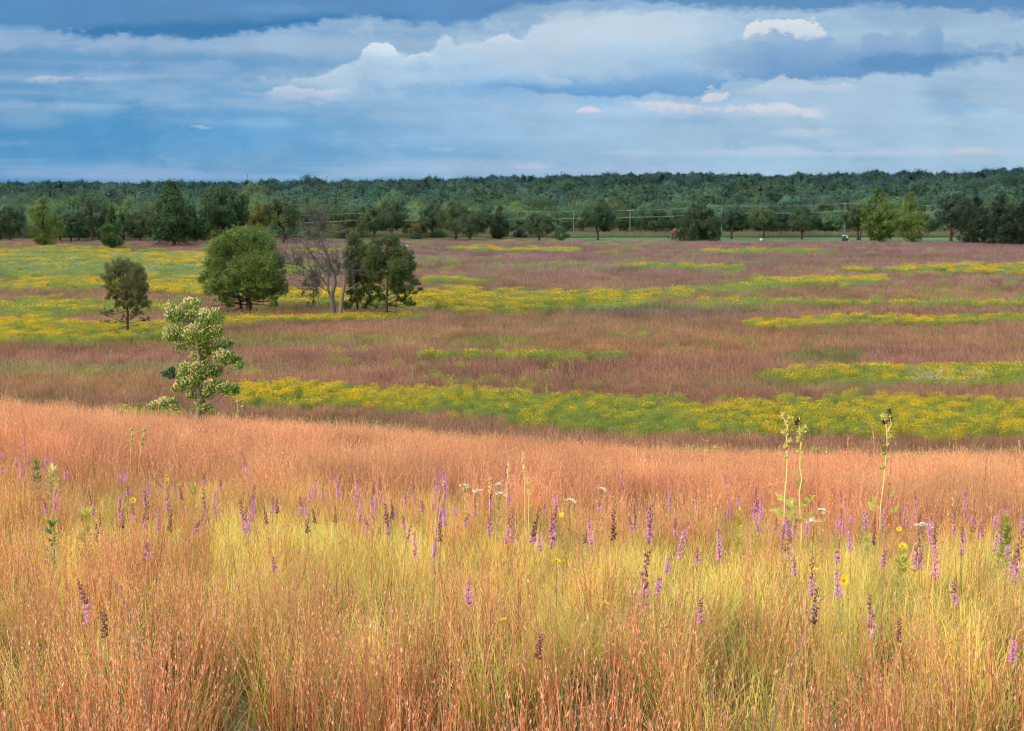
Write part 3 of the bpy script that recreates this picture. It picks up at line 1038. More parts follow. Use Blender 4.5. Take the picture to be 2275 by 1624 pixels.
# colour of the grass: rust near the hill, purple with distance, green tussocks and grey hollows
t = 1 + (fbm(x / 14, y / 9, 81) - .5) * .55 + (fbm(x / 3, y / 3, 83, 2) - .5) * .45 + RNG.uniform(-.2, .2, n)
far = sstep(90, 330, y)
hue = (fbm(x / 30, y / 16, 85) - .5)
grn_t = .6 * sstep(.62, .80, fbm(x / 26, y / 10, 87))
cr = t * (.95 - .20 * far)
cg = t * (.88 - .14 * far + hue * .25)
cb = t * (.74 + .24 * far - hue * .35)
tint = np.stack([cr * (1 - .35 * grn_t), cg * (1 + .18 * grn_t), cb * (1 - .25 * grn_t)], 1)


def ell(X, Y, rx, ry):
    return np.clip(1 - np.sqrt(((sx - X) / rx) ** 2 + ((sy - Y) / ry) ** 2), 0, 1)[:, None]


for X, Y, rx, ry, mul in ((1480, 690, 330, 16, (.72, .85, 1.05)), (1830, 788, 130, 20, (.55, 1.0, .55)), (1100, 755, 130, 16, (.75, 1.1, .7)), (1500, 770, 400, 30, (1.1, 1.08, .95)),
                          (700, 600, 130, 20, (.6, .8, .85)), (60, 610, 160, 14, (.5, .8, .8)), (1290, 590, 220, 14, (.95, 1.2, 1.0))):
    e = ell(X, Y, rx, ry)
    e = np.clip(e * 2.2, 0, 1)
    tint = tint * (1 - e + e * np.array(mul)[None, :])
tint = np.clip(tint, .15, 1.9)
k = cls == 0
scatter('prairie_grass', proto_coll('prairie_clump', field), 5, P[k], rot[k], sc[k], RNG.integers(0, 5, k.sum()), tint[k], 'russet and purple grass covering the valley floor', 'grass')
fscale = sc * np.array([1, 1, 1.0])
k = (cls == 1) | (cls == 2)
ft = np.stack([np.ones(n), 1 - .04 * far, np.ones(n)], 1) * (.9 + .25 * RNG.uniform(0, 1, n))[:, None]
scatter('yellow_wildflowers', proto_coll('yellow_clump', yel), 6, P[k], rot[k], fscale[k], np.where(cls[k] == 1, 0, 3) + RNG.integers(0, 3, k.sum()), ft[k], 'drifts of yellow wildflowers in the valley', 'wildflowers')
k = (cls == 3)
ft = np.stack([1 + .25 * (1 - far), np.ones(n), .9 + .5 * far], 1) * (.8 + .4 * RNG.uniform(0, 1, n))[:, None]
scatter('green_forbs', proto_coll('green_clump', grn), 5, P[k], rot[k], fscale[k], np.where(white[k], 3 + RNG.integers(0, 2, k.sum()), RNG.integers(0, 3, k.sum())), ft[k], 'leafy green plants growing between the yellow drifts', 'plants')

# rough grass behind the lawn and under the trees
x = RNG.uniform(-190, 200, 5200)
y = RNG.uniform(446, 476, 5200)
k = y > 449 + (fbm(x / 20, x * 0, 77) - .5) * 6
x, y = x[k], y[k]
n = len(x)
P, rot, sc = place(x, y, 1.5, 2.2, .06)
sc[:, 2] *= .75
tint = .8 * np.stack([.36 + .4 * fbm(x / 9, y / 9, 91), .80 + .4 * fbm(x / 7, y / 7, 93), .62 + .3 * fbm(x / 9, y / 9, 91)], 1)
scatter('meadow_grass', proto_coll('meadow_clump', field), 5, P, rot, sc, RNG.integers(0, 5, n), tint, 'rough olive grass along the foot of the woods', 'grass')


# ------------------------------------------------------------------ trees
def crown_radius(shape, t):
    t = np.clip(t, 0, 1)
    if shape == 'round':
        return np.sqrt(np.clip(1 - (2 * t - .9) ** 2 / 1.21, 0, 1))
    if shape == 'dome':
        return np.where(t < .3, .75 + .25 * t / .3, np.sqrt(np.clip(1 - ((t - .3) / .7) ** 2, 0, 1)))
    if shape == 'cone':
        return np.clip((1 - t) ** .75 * (.55 + .9 * np.minimum(t * 3, .5)), 0, 1)
    if shape == 'oval':
        return np.clip(np.sin(np.pi * np.clip(t * .92 + .06, 0, 1)), 0, 1) ** .7
    if shape == 'poplar':
        return np.clip(np.sin(np.pi * np.clip(t * .80 + .17, 0, 1)), 0, 1) ** .8
    if shape == 'skirt':
        return np.where(t < .25, .95, (1 - (t - .25) / .75) ** .65 * .97)
    return np.sqrt(np.clip(1 - (2 * t - 1) ** 2, 0, 1))


def tree_geo(seed, H, W, base=.18, shape='round', clumps=70, per=110, leaf=.35, col=(.07, .11, .035), trunk=.22, limbs=16, rough=.3, cl=(.10, .17), split=0, light=.25, ragged=0.0, dead=0, align=0.0):
    r = np.random.default_rng(seed)
    gt, gc = Geo(), Geo()
    wob = np.cumsum(r.normal(0, .012 * H, (9, 2)), 0)
    tz = np.linspace(-.3, H * .86, 9)
    wob[:3] *= .3
    path = np.stack([wob[:, 0], wob[:, 1], tz], 1)
    rad = trunk * np.linspace(1.0, .12, 9)
    rad[0] *= 1.35
    gt.tube(path, rad, 8)
    if split:
        a = r.uniform(0, 6.28)
        p2 = path.copy()
        e = np.linspace(0, 1, 9) ** 1.1
        p2[:, 0] += np.cos(a) * e * W * .22 + trunk * 1.2
        p2[:, 1] += np.sin(a) * e * W * .22
        gt.tube(p2, rad * .8, 7)
    Rm = W / 2
    z0 = base * H
    # clump centres
    cs = []
    lobes = r.uniform(0, 6.283, 5)
    la = r.uniform(.5, 1.0, 5) * rough
    lt = r.uniform(.1, .95, 5)
    while len(cs) < clumps:
        if shape == 'ball':
            dv = unit(1, r)[0]
            if dv[2] < -.75:
                continue
            rc = Rm * r.uniform(*cl) * 1.35
            q = r.uniform(0, 1) ** .22
            mod = 1 - rough * .35 + sum(la[i] * .6 * math.exp(-((math.cos(math.atan2(dv[1], dv[0]) - lobes[i]) - 1) ** 2) * 3 - ((dv[2] * .5 + .5 - lt[i]) / .25) ** 2) for i in range(5))
            q *= min(mod, 1.1)
            rz_ = (H - z0) / 2
            z = z0 + rz_ + dv[2] * q * (rz_ - rc * .8)
            cs.append((np.interp(z, tz, path[:, 0]) + dv[0] * q * (Rm - rc * .7), np.interp(z, tz, path[:, 1]) + dv[1] * q * (Rm - rc * .7), z, rc))
            continue
        t = r.uniform(0, 1)
        rr = float(crown_radius(shape, t))
        if r.uniform(0, 1) > rr + .08:
            continue
        a = r.uniform(0, 6.283)
        mod = 1 - rough * .5 + sum(la[i] * math.exp(-((math.cos(a - lobes[i]) - 1) ** 2) * 3 - ((t - lt[i]) / .22) ** 2) for i in range(5))
        q = rr * min(mod, 1.12) * r.uniform(0, 1) ** .38
        rc = Rm * r.uniform(*cl) * 1.35
        q = max(q * Rm - rc * .55, 0)
        z = z0 + t * (H - z0 - rc * .6)
        if ragged and r.uniform(0, 1) < ragged and t < .4:
            continue
        ax, ay_ = np.interp(z, tz, path[:, 0]), np.interp(z, tz, path[:, 1])
        cs.append((ax + math.cos(a) * q, ay_ + math.sin(a) * q, z, rc))
    cs = np.array(cs)
    # limbs
    order = r.permutation(len(cs))
    for j, i in enumerate(order[:limbs]):
        c = cs[i]
        zs_ = max(z0 * .75, c[2] - (abs(c[0]) + abs(c[1])) * r.uniform(.35, .8))
        zs_ = min(zs_, H * .8)
        p0 = np.array([np.interp(zs_, tz, path[:, 0]), np.interp(zs_, tz, path[:, 1]), zs_])
        p3 = c[:3]
        mid = (p0 + p3) / 2 + np.array([0, 0, -.04 * H * r.uniform(-.5, 1)])
        tt = np.linspace(0, 1, 6)[:, None]
        pp = (1 - tt) ** 2 * p0 + 2 * tt * (1 - tt) * mid + tt ** 2 * p3
        gt.tube(pp, trunk * np.linspace(.42, .07, 6) * r.uniform(.6, 1.1), 5)
    for _ in range(dead):
        a = r.uniform(0, 6.283)
        zs_ = z0 * r.uniform(.55, 1.3)
        L = Rm * r.uniform(.5, 1.0)
        p0 = np.array([0, 0, zs_])
        tt = np.linspace(0, 1, 6)
        dr = np.array([math.cos(a), math.sin(a), 0])
        pp = p0 + dr[None, :] * (L * tt)[:, None] + np.stack([r.normal(0, .03 * L, 6), r.normal(0, .03 * L, 6), -.32 * L * tt ** 1.5 + r.normal(0, .015 * L, 6)], 1)
        pp[:, 2] = np.maximum(pp[:, 2], .15)
        gt.tube(pp, trunk * np.linspace(.2, .04, 6), 4)
        for _k in range(4):
            i0 = r.integers(2, 5)
            d2 = dr * r.uniform(.2, .8) + unit(1, r)[0] * .6
            q2 = pp[i0] + np.linspace(0, 1, 4)[:, None] * d2[None, :] * L * .35
            gt.tube(q2, trunk * np.linspace(.09, .03, 4), 3)
    # leaves
    n = len(cs) * per
    ci = np.repeat(np.arange(len(cs)), per)
    d = unit(n, r)
    sub = unit(len(cs) * 7, r) * .62                       # each clump is a spray of smaller tufts
    si = ci * 7 + r.integers(0, 7, n)
    rad_ = cs[ci, 3] * .62 * np.abs(r.normal(0, .75, n))
    Pn = cs[ci, :3] + sub[si] * cs[ci, 3][:, None] + d * rad_[:, None] * np.array([.9, .9, 1.1])
    ctr = np.array([0, 0, z0 + (H - z0) * .45])
    outw = nrm(Pn - ctr)
    Nn = nrm(d * .45 + outw * (.45 + align) + unit(n, r) * (.75 - .45 * min(align, 1)) + [0, 0, .25])
    D = nrm(np.cross(Nn, unit(n, r)))
    S = np.cross(Nn, D)
    cf = r.uniform(1 - light, 1 + light, len(cs))
    yel_ = r.uniform(-.12, .22, len(cs))
    tf = r.uniform(.78, 1.25, len(sub)) ** (1 - .4 * min(align, 1))
    C = jitter(col, n, .22 - .14 * min(align, 1), .08 - .05 * min(align, 1), r) * (cf[ci] * tf[si])[:, None]
    C[:, 0] *= 1 + yel_[ci]
    C[:, 2] *= 1 - yel_[ci] * .8
    gc.leaves(Pn - D * leaf * .5, D, S, leaf * r.uniform(.7, 1.3, n), leaf * r.uniform(.55, .85, n), np.clip(C, .004, .9))
    return gt, gc


def make_tree(name, loc, label, cat='tree', group=None, bark=M_BARK, color=(1, 1, 1, 1), rz=0.0, **kw):
    gt, gc = tree_geo(**kw)
    o = thing(name, loc, label, cat, group)
    o.rotation_euler[2] = rz
    obj('trunk', gt.mesh('trunk', bark, True), o)
    c = obj('crown', gc.mesh('crown', M_LEAF), o)
    c.color = color
    return o


def px_tree(bx, by, top, width):
    """base point on the ground, height and crown width of a tree from the photo's rows and columns"""
    X, Y, Z = on_ground(bx / K, by / K)
    p = at_depth(bx / K, top / K, Y)
    return (X, Y, Z - .05), p[2] - Z, width / K / F * Y


# --- trees standing out in front of the woods
FRONT = [
    # x, base, top, width, shape, colour, crown base, ragged, label
    (95, 552, 440, 78, 'poplar', (.105, .155, .03), .06, 0, 'bright yellow-green slender tree near the edge of the prairie on its own', 3),
    (250, 557, 450, 74, 'cone', (.05, .105, .03), .08, 0, 'deep green pointed tree rising from the yellow flower patch', 0),
    (387, 551, 403, 132, 'skirt', (.036, .07, .026), .16, 0, 'largest dark tree with drooping bare lower branches', 14),
    (497, 545, 401, 108, 'oval', (.036, .072, .028), .10, 0, 'tall dark green tree next to the tree with drooping bare branches', 0),
    (573, 540, 450, 52, 'round', (.15, .155, .035), .22, 0, 'olive yellow tree glimpsed between two dark green trees', 0),
    (631, 548, 440, 78, 'oval', (.062, .095, .032), .22, .3, 'olive green tree with thin bare lower limbs by the white hive boxes', 8),
    (830, 531, 461, 72, 'dome', (.05, .085, .035), .14, 0, 'dense green tree showing above the three prairie trees', 0),
    (925, 530, 486, 52, 'dome', (.085, .085, .035), .04, 0, 'low brownish green rounded tree below the pole', 0),
    (1012, 532, 440, 74, 'oval', (.06, .092, .04), .08, 0, 'taller half of a joined clump, olive green', 0),
    (1043, 534, 462, 92, 'dome', (.05, .08, .038), .08, 0, 'broad grey-green tree in front of a taller olive one', 0),
    (1110, 530, 452, 62, 'cone', (.046, .08, .04), .04, 0, 'dull green pyramid-shaped tree at the lawn end', 0),
    (1198, 535, 470, 62, 'round', (.055, .09, .04), .08, .2, 'loose green tree beside the low round bush on the lawn', 0),
    (1328, 534, 452, 70, 'round', (.032, .065, .032), .24, 0, 'round dark lawn tree on a clear straight trunk', 0),
    (1556, 537, 447, 100, 'dome', (.045, .078, .034), .02, 0, 'wide dark tree shading the picnic shelter', 0),
    (1625, 531, 456, 54, 'round', (.034, .07, .045), .26, 0, 'small dark blue-green lawn tree on a slim trunk', 0),
    (1697, 531, 461, 54, 'round', (.06, .10, .04), .26, 0, 'fresh green lawn tree right behind the sunlit cream board', 0),
    (1735, 526, 470, 34, 'round', (.03, .06, .042), .24, 0, 'narrow dark lawn tree set back behind a fresh green one', 0),
    (1781, 532, 459, 62, 'oval', (.048, .082, .04), .08, .2, 'grey-green lawn tree with foliage reaching the grass', 0),
    (1835, 520, 446, 56, 'oval', (.038, .07, .036), .10, 0, 'dark tree standing behind the portable toilet', 0),
    (1906, 534, 450, 60, 'dome', (.055, .092, .04), .24, 0, 'spreading lawn tree with a leaning trunk beside the portable toilet', 0),
    (1955, 539, 420, 92, 'poplar', (.085, .14, .035), .06, 0, 'tall bright green poplar-like tree, broader of the bright pair', 0),
    (2028, 543, 428, 74, 'poplar', (.115, .17, .04), .08, .2, 'yellow-green loose tree beside the dark wood', 0),
    (2112, 537, 423, 84, 'dome', (.034, .058, .038), .14, 0, 'dark tree with greyish tips at the end of the dark wood', 0),
    (2165, 545, 436, 80, 'dome', (.024, .046, .026), .02, 0, 'blackish green tree second into the dark wood', 0),
    (2222, 548, 428, 90, 'dome', (.026, .05, .03), .02, 0, 'blackish tree third into the dark wood, tallest of it', 0),
    (2276, 549, 440, 84, 'dome', (.022, .042, .024), .02, 0, 'blackish tree cut by the edge of the picture', 0),
    (22, 540, 452, 70, 'dome', (.04, .07, .036), .04, 0, 'dark leafy tree behind the lone pole at the picture edge', 0),
    (158, 545, 470, 52, 'oval', (.04, .078, .036), .04, 0, 'dark green tree between the yellow-green and the pointed tree', 0),
    (205, 542, 440, 70, 'oval', (.055, .088, .045), .16, .3, 'grey-green tree with pale stems behind the pointed tree', 6),
    (312, 540, 462, 62, 'dome', (.062, .092, .04), .04, 0, 'olive bushy tree between the pointed and the largest tree', 0),
    (870, 528, 432, 60, 'oval', (.06, .105, .05), .08, 0, 'pale green slender tree rising behind the dense green tree', 0),
    (960, 527, 445, 58, 'dome', (.05, .09, .05), .06, 0, 'soft green tree between the pole and the joined clump', 0),
    (1455, 524, 462, 54, 'oval', (.05, .085, .04), .06, 0, 'mid green tree behind the lawn between the round tree and the shelter', 0),
]
R2 = random.Random(3)
for i, (bx, by, tp, wd, shp, col, cb, rag, lab, dead) in enumerate(FRONT):
    loc, H, W = px_tree(bx, by, tp, wd)
    if cb <= .03:
        shp, cb, col = 'dome', -.04, tuple(c * .85 for c in col)
    elif shp in ('dome', 'round', 'oval'):
        shp = 'ball'
    col = (col[0] * 1.35, col[1] * 1.45, col[2] * 1.5)
    make_tree('tree', loc, lab, 'tree', None, seed=1000 + i, H=H * 1.03, W=W * 1.16, base=cb, shape=shp, clumps=int(60 + W * 7), per=150, align=.4, leaf=max(.26, W * .03), col=col, trunk=.028 * H + .05, limbs=18, rough=.45,
              split=1 if i in (19, 10) else 0, ragged=rag, dead=dead, light=.32)

# --- shrubs
SHRUB = [
    (1247, 535, 505, 44, (.055, .10, .04), 'low round green bush at the end of the mown lawn'),
    (921, 531, 514, 34, (.06, .105, .045), 'small rounded bush in front of the brownish green tree'),
    (690, 532, 498, 60, (.11, .155, .05), 'pale green bushes behind the dead tree, first of the thicket'),
    (745, 529, 496, 60, (.10, .15, .045), 'bright green bush behind the dead tree tip'),
    (770, 530, 508, 40, (.085, .075, .065), 'dull purple-grey bush within the pale thicket'),
    (800, 528, 500, 44, (.075, .125, .045), 'green bush joining the thicket to the dense tree'),
    (975, 528, 508, 44, (.06, .11, .045), 'bushy green growth at the foot of the joined clump'),
    (1155, 528, 506, 36, (.05, .07, .045), 'dark low bush between two lawn end trees'),
    (1390, 515, 488, 40, (.075, .105, .045), 'olive bush behind the round dark lawn tree'),
    (1420, 512, 478, 34, (.13, .17, .05), 'yellow-green sapling by the double-armed pole'),
    (1448, 514, 490, 46, (.09, .12, .055), 'grey olive bush near the double-armed pole'),
    (1500, 512, 486, 44, (.055, .085, .045), 'dark bush behind the picnic shelter roof'),
    (1655, 512, 478, 34, (.14, .15, .04), 'mustard yellow bush between two lawn trees'),
    (1850, 512, 490, 30, (.055, .10, .045), 'small green bush past the portable toilet'),
    (1820, 512, 494, 26, (.11, .135, .10), 'pale sage bush near the portable toilet'),
    (2222, 546, 532, 26, (.12, .17, .11), 'pale bush glowing against the dark wood'),
]
for i, (bx, by, tp, wd, col, lab) in enumerate(SHRUB):
    loc, H, W = px_tree(bx, by, tp, wd)
    make_tree('shrub', loc, lab, 'shrub', None, seed=1200 + i, H=H, W=W, base=.02, shape='dome', clumps=34, per=90, leaf=.30, col=(col[0] * 1.6, col[1] * 1.6, col[2] * 1.9), trunk=.07, limbs=12, rough=.5, cl=(.16, .26), light=.3)

# --- the woods behind: prototypes, then copies
WPROTO = []
shapes = ['ball', 'ball', 'oval', 'ball', 'ball', 'ball', 'ball', 'dome', 'ball', 'ball']
for i, shp in enumerate(shapes):
    H = 12.0
    W = {'ball': 13.5, 'dome': 13, 'round': 12, 'oval': 10, 'cone': 9, 'poplar': 9}[shp] * R2.uniform(.9, 1.15)
    WPROTO.append((tree_geo(seed=1300 + i, H=H, W=W, base=.02 if i % 2 else -.05, shape=shp, clumps=90, per=110, leaf=.42, col=(.105, .19, .095), trunk=.26, limbs=9, rough=.7, cl=(.14, .24), light=.25, align=.8), W))
wmesh = [(t.mesh('trunk', M_BARK, True), c.mesh('crown', M_LEAF), w) for (t, c), w in WPROTO]
TINTS = [((.80, .95, .95), 'deep green'), ((1.0, 1.05, .85), 'mid green'), ((1.3, 1.25, .9), 'light green'), ((1.05, 1.1, 1.25), 'grey-green'), ((.62, .80, .85), 'dark'), ((1.45, 1.15, .75), 'olive')]
SHN = {'ball': 'rounded', 'dome': 'broad', 'round': 'rounded', 'oval': 'tall oval', 'cone': 'pointed', 'poplar': 'slender'}
AREA = [(-.40, 'behind the lone pole'), (-.30, 'behind the pointed tree'), (-.22, 'behind the largest dark tree'), (-.15, 'behind the olive tree'), (-.07, 'behind the dead tree'),
        (.0, 'behind the joined clump'), (.08, 'behind the round lawn tree'), (.14, 'behind the double-armed pole'), (.20, 'behind the picnic shelter'), (.26, 'behind the cream board'), (.32, 'behind the portable toilet'), (.50, 'behind the bright tree pair')]
wood_n = 0
cells = {}
for row, (Y0, step) in enumerate(((432, 9.0), (452, 10.0), (481, 10.5), (495, 11.5), (512, 12.5), (532, 13), (555, 14))):
    Wd = .385 * Y0
    X = -Wd + R2.uniform(0, 4)
    while X < Wd:
        x_, y_ = X + R2.uniform(-3, 3), Y0 + R2.uniform(-6, 6)
        az = x_ / y_
        X += step * R2.uniform(.8, 1.25)
        if row < 2 and not (az < -.155 or (row == 1 and az > .30)):
            continue
        if az < -.155 and row < 2:
            y_ -= 6
        # the first ranks stand low behind the lawn, so that the tiers of the wood show above each other
        hgt = R2.uniform(.78, 1.12) * (.80 + .04 * row) * (1.12 if az < -.16 else 1.0)
        if az > .28:
            hgt *= 1.1
        ti = R2.choices(range(6), weights=(5, 5, 2.5, 4, 3, .8))[0]
        if az > .27:
            ti = R2.choices(range(6), weights=(5, 3, .5, 3, 6, .2))[0]
        p = R2.randrange(len(wmesh))
        area = [a for lim, a in AREA if az >= lim - .06][-1] if az > -.46 else AREA[0][1]
        key = (ti, shapes[p], area, row)
        where = ('at the very edge ', 'just behind the edge ', 'in the first rank ', 'in the second rank ', 'in the third rank ', 'in the fourth rank ', 'deep in the wood ')[row]
        lab = '%s %s tree %s%s' % (TINTS[ti][1], SHN[shapes[p]], where, area)
        o = thing('woodland_tree', (x_, y_, gz(x_, y_)), lab, 'tree', 'trees of the wood behind the prairie')
        o.rotation_euler[2] = R2.uniform(0, 6.28)
        w = R2.uniform(.85, 1.2)
        o.scale = (w, w, hgt)
        obj('trunk', wmesh[p][0], o)
        c = obj('crown', wmesh[p][1], o)
        v_ = R2.uniform(.6, 1.4)
        c.color = (*(q * v_ for q in TINTS[ti][0]), 1)
        wood_n += 1

far_proto = []
for i, shp in enumerate(['ball'] * 6):
    t, c = tree_geo(seed=1400 + i, H=11.5, W=(12, 14, 15, 13, 11, 14)[i], base=.05, shape=shp, clumps=54, per=60, leaf=.72, col=(.078, .152, .105), trunk=.25, limbs=3, rough=.7, cl=(.15, .26), light=.22, align=.9)
    far_proto.append(c.mesh('wood_crown', M_LEAFI))
fx, fy = [], []
yy = 572.0
while yy < 1500:
    st = 11.5 + (yy - 572) * .004
    Wd = .40 * yy + 20
    m = int(2 * Wd / st)
    fx.append(np.linspace(-Wd, Wd, m) + RNG.uniform(-.45, .45, m) * st)
    fy.append(yy + RNG.uniform(-.5, .5, m) * st)
    yy += st * (1.0 + (yy - 572) * .0006)
x, y = np.concatenate(fx), np.concatenate(fy)
n = len(x)
ss = RNG.uniform(.72, 1.22, n) * np.where(RNG.uniform(0, 1, n) > .94, 1.22, 1)
sc = np.stack([ss, ss, ss * RNG.uniform(.85, 1.2, n)], 1)
P = np.stack([x, y, ground_z(x, y) - .5], 1)
rot = np.stack([np.zeros(n), np.zeros(n), RNG.uniform(0, 6.283, n)], 1)
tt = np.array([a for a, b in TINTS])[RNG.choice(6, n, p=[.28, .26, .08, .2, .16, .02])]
far_haze = sstep(560, 1400, y)[:, None]
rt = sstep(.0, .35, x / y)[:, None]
tint = tt * RNG.uniform(.66, 1.3, (n, 1)) * RNG.uniform(.93, 1.07, (n, 3)) * (.98 - far_haze * .45 * np.array([1.45, .95, .1]) - rt * far_haze * .14)  # aerial haze painted into the leaf tint, darker and bluer with distance
scatter('forest', proto_coll('forest_tree', far_proto), 6, P, rot, sc, RNG.integers(0, 6, n), tint, 'green forest tinted blue for haze, rolling away to the skyline', 'forest')


def spline(pts, n=14, wob=0.0, r=np.random.default_rng(5)):
    pts = np.asarray(pts, float)
    s = np.concatenate([[0], np.cumsum(np.linalg.norm(np.diff(pts, axis=0), axis=1))])
    t = np.linspace(0, s[-1], n)
    out = np.stack([np.interp(t, s, pts[:, i]) for i in range(3)], 1)
    if wob:
        e = r.normal(0, wob, out.shape)
        e[0] = 0
        out = out + e
    return out


# ------------------------------------------------------------------ prairie trees
def at(bx, by, top, width):
    return px_tree(bx, by, top, width)


def toA(X, Y):
    return (300 + X / 1.75) / 3.75, (800 + Y / 1.75) / 3.75


def lobe_tree(name, label, trunks, lobes, leaf, per_m2, col, trunk_r, seed, dead=(), light=.3, sparse=(), bark=M_BARK, tip=.0):
    """a tree whose crown is built of sprays: lobes (x, y, rx, ry) on the photo's crop, spread in depth as a full crown"""
    r = np.random.default_rng(seed)
    bx, by = toA(*trunks[0][0])
    X0_, Y0_, Z0_ = on_ground(bx, by)
    off_ = np.array([X0_, Y0_, Z0_])
    m_px = Y0_ / F / 3.75 / 1.75
    L = np.array(lobes, float)
    cxm = (L[:, 0] - L[:, 2]).min() * .5 + (L[:, 0] + L[:, 2]).max() * .5
    Rw = ((L[:, 0] + L[:, 2]).max() - (L[:, 0] - L[:, 2]).min()) / 2
    o = thing(name, tuple(off_), label, 'tree')
    lines = []
    for k_, tr_ in enumerate(trunks):
        pts = [at_depth(*toA(*p), Y0_ + (k_ * .4)) for p in tr_]
        pts[0] = np.array([pts[0][0], Y0_ + k_ * .4, gz(pts[0][0], Y0_ + k_ * .4) - .2])
        s_ = spline(pts, 16, .015, r)
        g = Geo()
        rr_ = trunk_r[k_] * np.linspace(1, .15, 16)
        rr_[0] *= 1.3
        g.tube(s_ - off_, rr_, 9)
        obj('trunk', g.mesh('trunk', bark, True), o)
        lines.append(s_)
    gb_, gl_ = Geo(), Geo()
    for (X, Y, rx, ry) in list(lobes) + [q for q in lobes[::2]]:
        a = np.clip((X - cxm) / Rw, -1, 1)
        dep = math.sqrt(1 - a * a * .9) * Rw * m_px
        dy_ = r.uniform(-.75, .75) * dep
        c = at_depth(*toA(X, Y), Y0_ + dy_)
        s_ = lines[int(r.integers(0, len(lines))) if len(lines) > 1 and r.uniform() < .35 else 0]
        zt = np.clip(c[2] - (abs(c[0] - X0_) + abs(dy_)) * r.uniform(.35, .7), Z0_ + .22 * (s_[-1][2] - Z0_), s_[-1][2] - .1)
        p0 = np.array([np.interp(zt, s_[:, 2], s_[:, i]) for i in range(3)])
        pts = spline([p0, (p0 + c) / 2 + [0, 0, -.04 * np.linalg.norm(c - p0)], c], 8, .03, r)
        rx, ry = rx * 1.12, ry * 1.15
        gb_.tube(pts - off_, trunk_r[0] * np.linspace(.20, .03, 8), 5)
        for _k in range(4):
            tipp = c + unit(1, r)[0] * np.array([rx, rx, ry]) * m_px * .9
            gb_.tube(spline([pts[5], (pts[5] + tipp) / 2, tipp], 4, .03, r) - off_, trunk_r[0] * np.linspace(.09, .02, 4), 3)
        thin = .30 if any(abs(X - q[0]) + abs(Y - q[1]) < 2 for q in sparse) else 1.0
        m = int(math.pi * rx * ry * m_px * m_px * per_m2 * thin * .62)
        if m < 4:
            continue
        nt_ = max(6, int(m / 45))
        tc = unit(nt_, r) * (r.uniform(0, 1, nt_) ** .4)[:, None] * .95
        ti = r.integers(0, nt_, m)
        Rl = np.array([rx, min(rx, ry) * 1.1, ry]) * m_px
        Pl = c + tc[ti] * Rl + r.normal(0, .17, (m, 3)) * Rl[2] + r.normal(0, leaf * .3, (m, 3))
        outw = nrm(tc[ti] + [0, 0, .35])
        Nn = nrm(outw * .7 + unit(m, r) * .7)
        D = nrm(np.cross(Nn, unit(m, r)) + [0, 0, .25])
        S = nrm(np.cross(Nn, D))
        tf = r.uniform(1 - light, 1 + light, nt_)
        C = jitter(col, m, .16, .06, r) * tf[ti][:, None] * r.uniform(.88, 1.12)
        C[:, 0] *= 1 + tip * np.clip(tc[ti][:, 2], 0, 1)
        gl_.leaves(Pl - off_ - D * leaf * .5, D, S, leaf * r.uniform(.7, 1.3, m), leaf * r.uniform(.5, .8, m), np.clip(C, .004, .9))
    for pts in dead:
        pts = [at_depth(*toA(X, Y), Y0_ + r.uniform(-.2, .2)) for X, Y in pts]
        s_ = spline(pts, 9, .03, r)
        gb_.tube(s_ - off_, trunk_r[0] * np.linspace(.22, .06, 9), 4)
        for _k in range(6):
            i = int(r.integers(2, 9))
            e = s_[i] + (s_[i] - s_[max(i - 3, 0)]) * r.uniform(.2, .6) + unit(1, r)[0] * np.linalg.norm(s_[-1] - s_[0]) * .22
            gb_.tube(spline([s_[i], e], 4, .02, r) - off_, trunk_r[0] * np.linspace(.09, .03, 4), 3)
    obj('branches', gb_.mesh('branches', bark, True), o)
    obj('crown', gl_.mesh('crown', M_LEAF), o)
    return o


lobe_tree('round_tree', 'large rounded green tree alone among the yellow flowers', [[(1112, 672), (1106, 560), (1092, 400), (1080, 200)], [(1062, 668), (1052, 570), (1000, 430), (960, 330)]],
          [(1060, 128, 80, 40), (975, 150, 40, 48), (920, 195, 60, 55), (1170, 140, 60, 55), (1130, 175, 50, 50), (1330, 400, 30, 36), (1240, 220, 65, 75), (880, 250, 55, 60), (1010, 230, 95, 70), (1120, 260, 95, 70), (862, 335, 50, 50), (950, 330, 90, 70), (1080, 350, 100, 70), (1200, 320, 90, 70),
           (1290, 320, 45, 60), (842, 420, 60, 50), (930, 430, 80, 60), (1040, 450, 80, 60), (1160, 430, 100, 60), (1280, 425, 65, 60), (872, 495, 65, 45), (1000, 530, 75, 45), (1150, 520, 85, 45), (1260, 515, 75, 50), (1330, 495, 38, 35),
           (930, 555, 55, 30), (1270, 575, 38, 28), (1335, 460, 30, 30), (975, 590, 45, 24)],
          .19, 470, (.155, .25, .06), (.42, .22), 2101, [[(1105, 600), (1020, 590), (930, 600)], [(1105, 590), (1180, 600), (1260, 610)], [(1100, 560), (1000, 600), (960, 650)], [(1060, 620), (1000, 640), (940, 640)], [(1110, 620), (1160, 640), (1200, 630)]], .32, tip=.25)
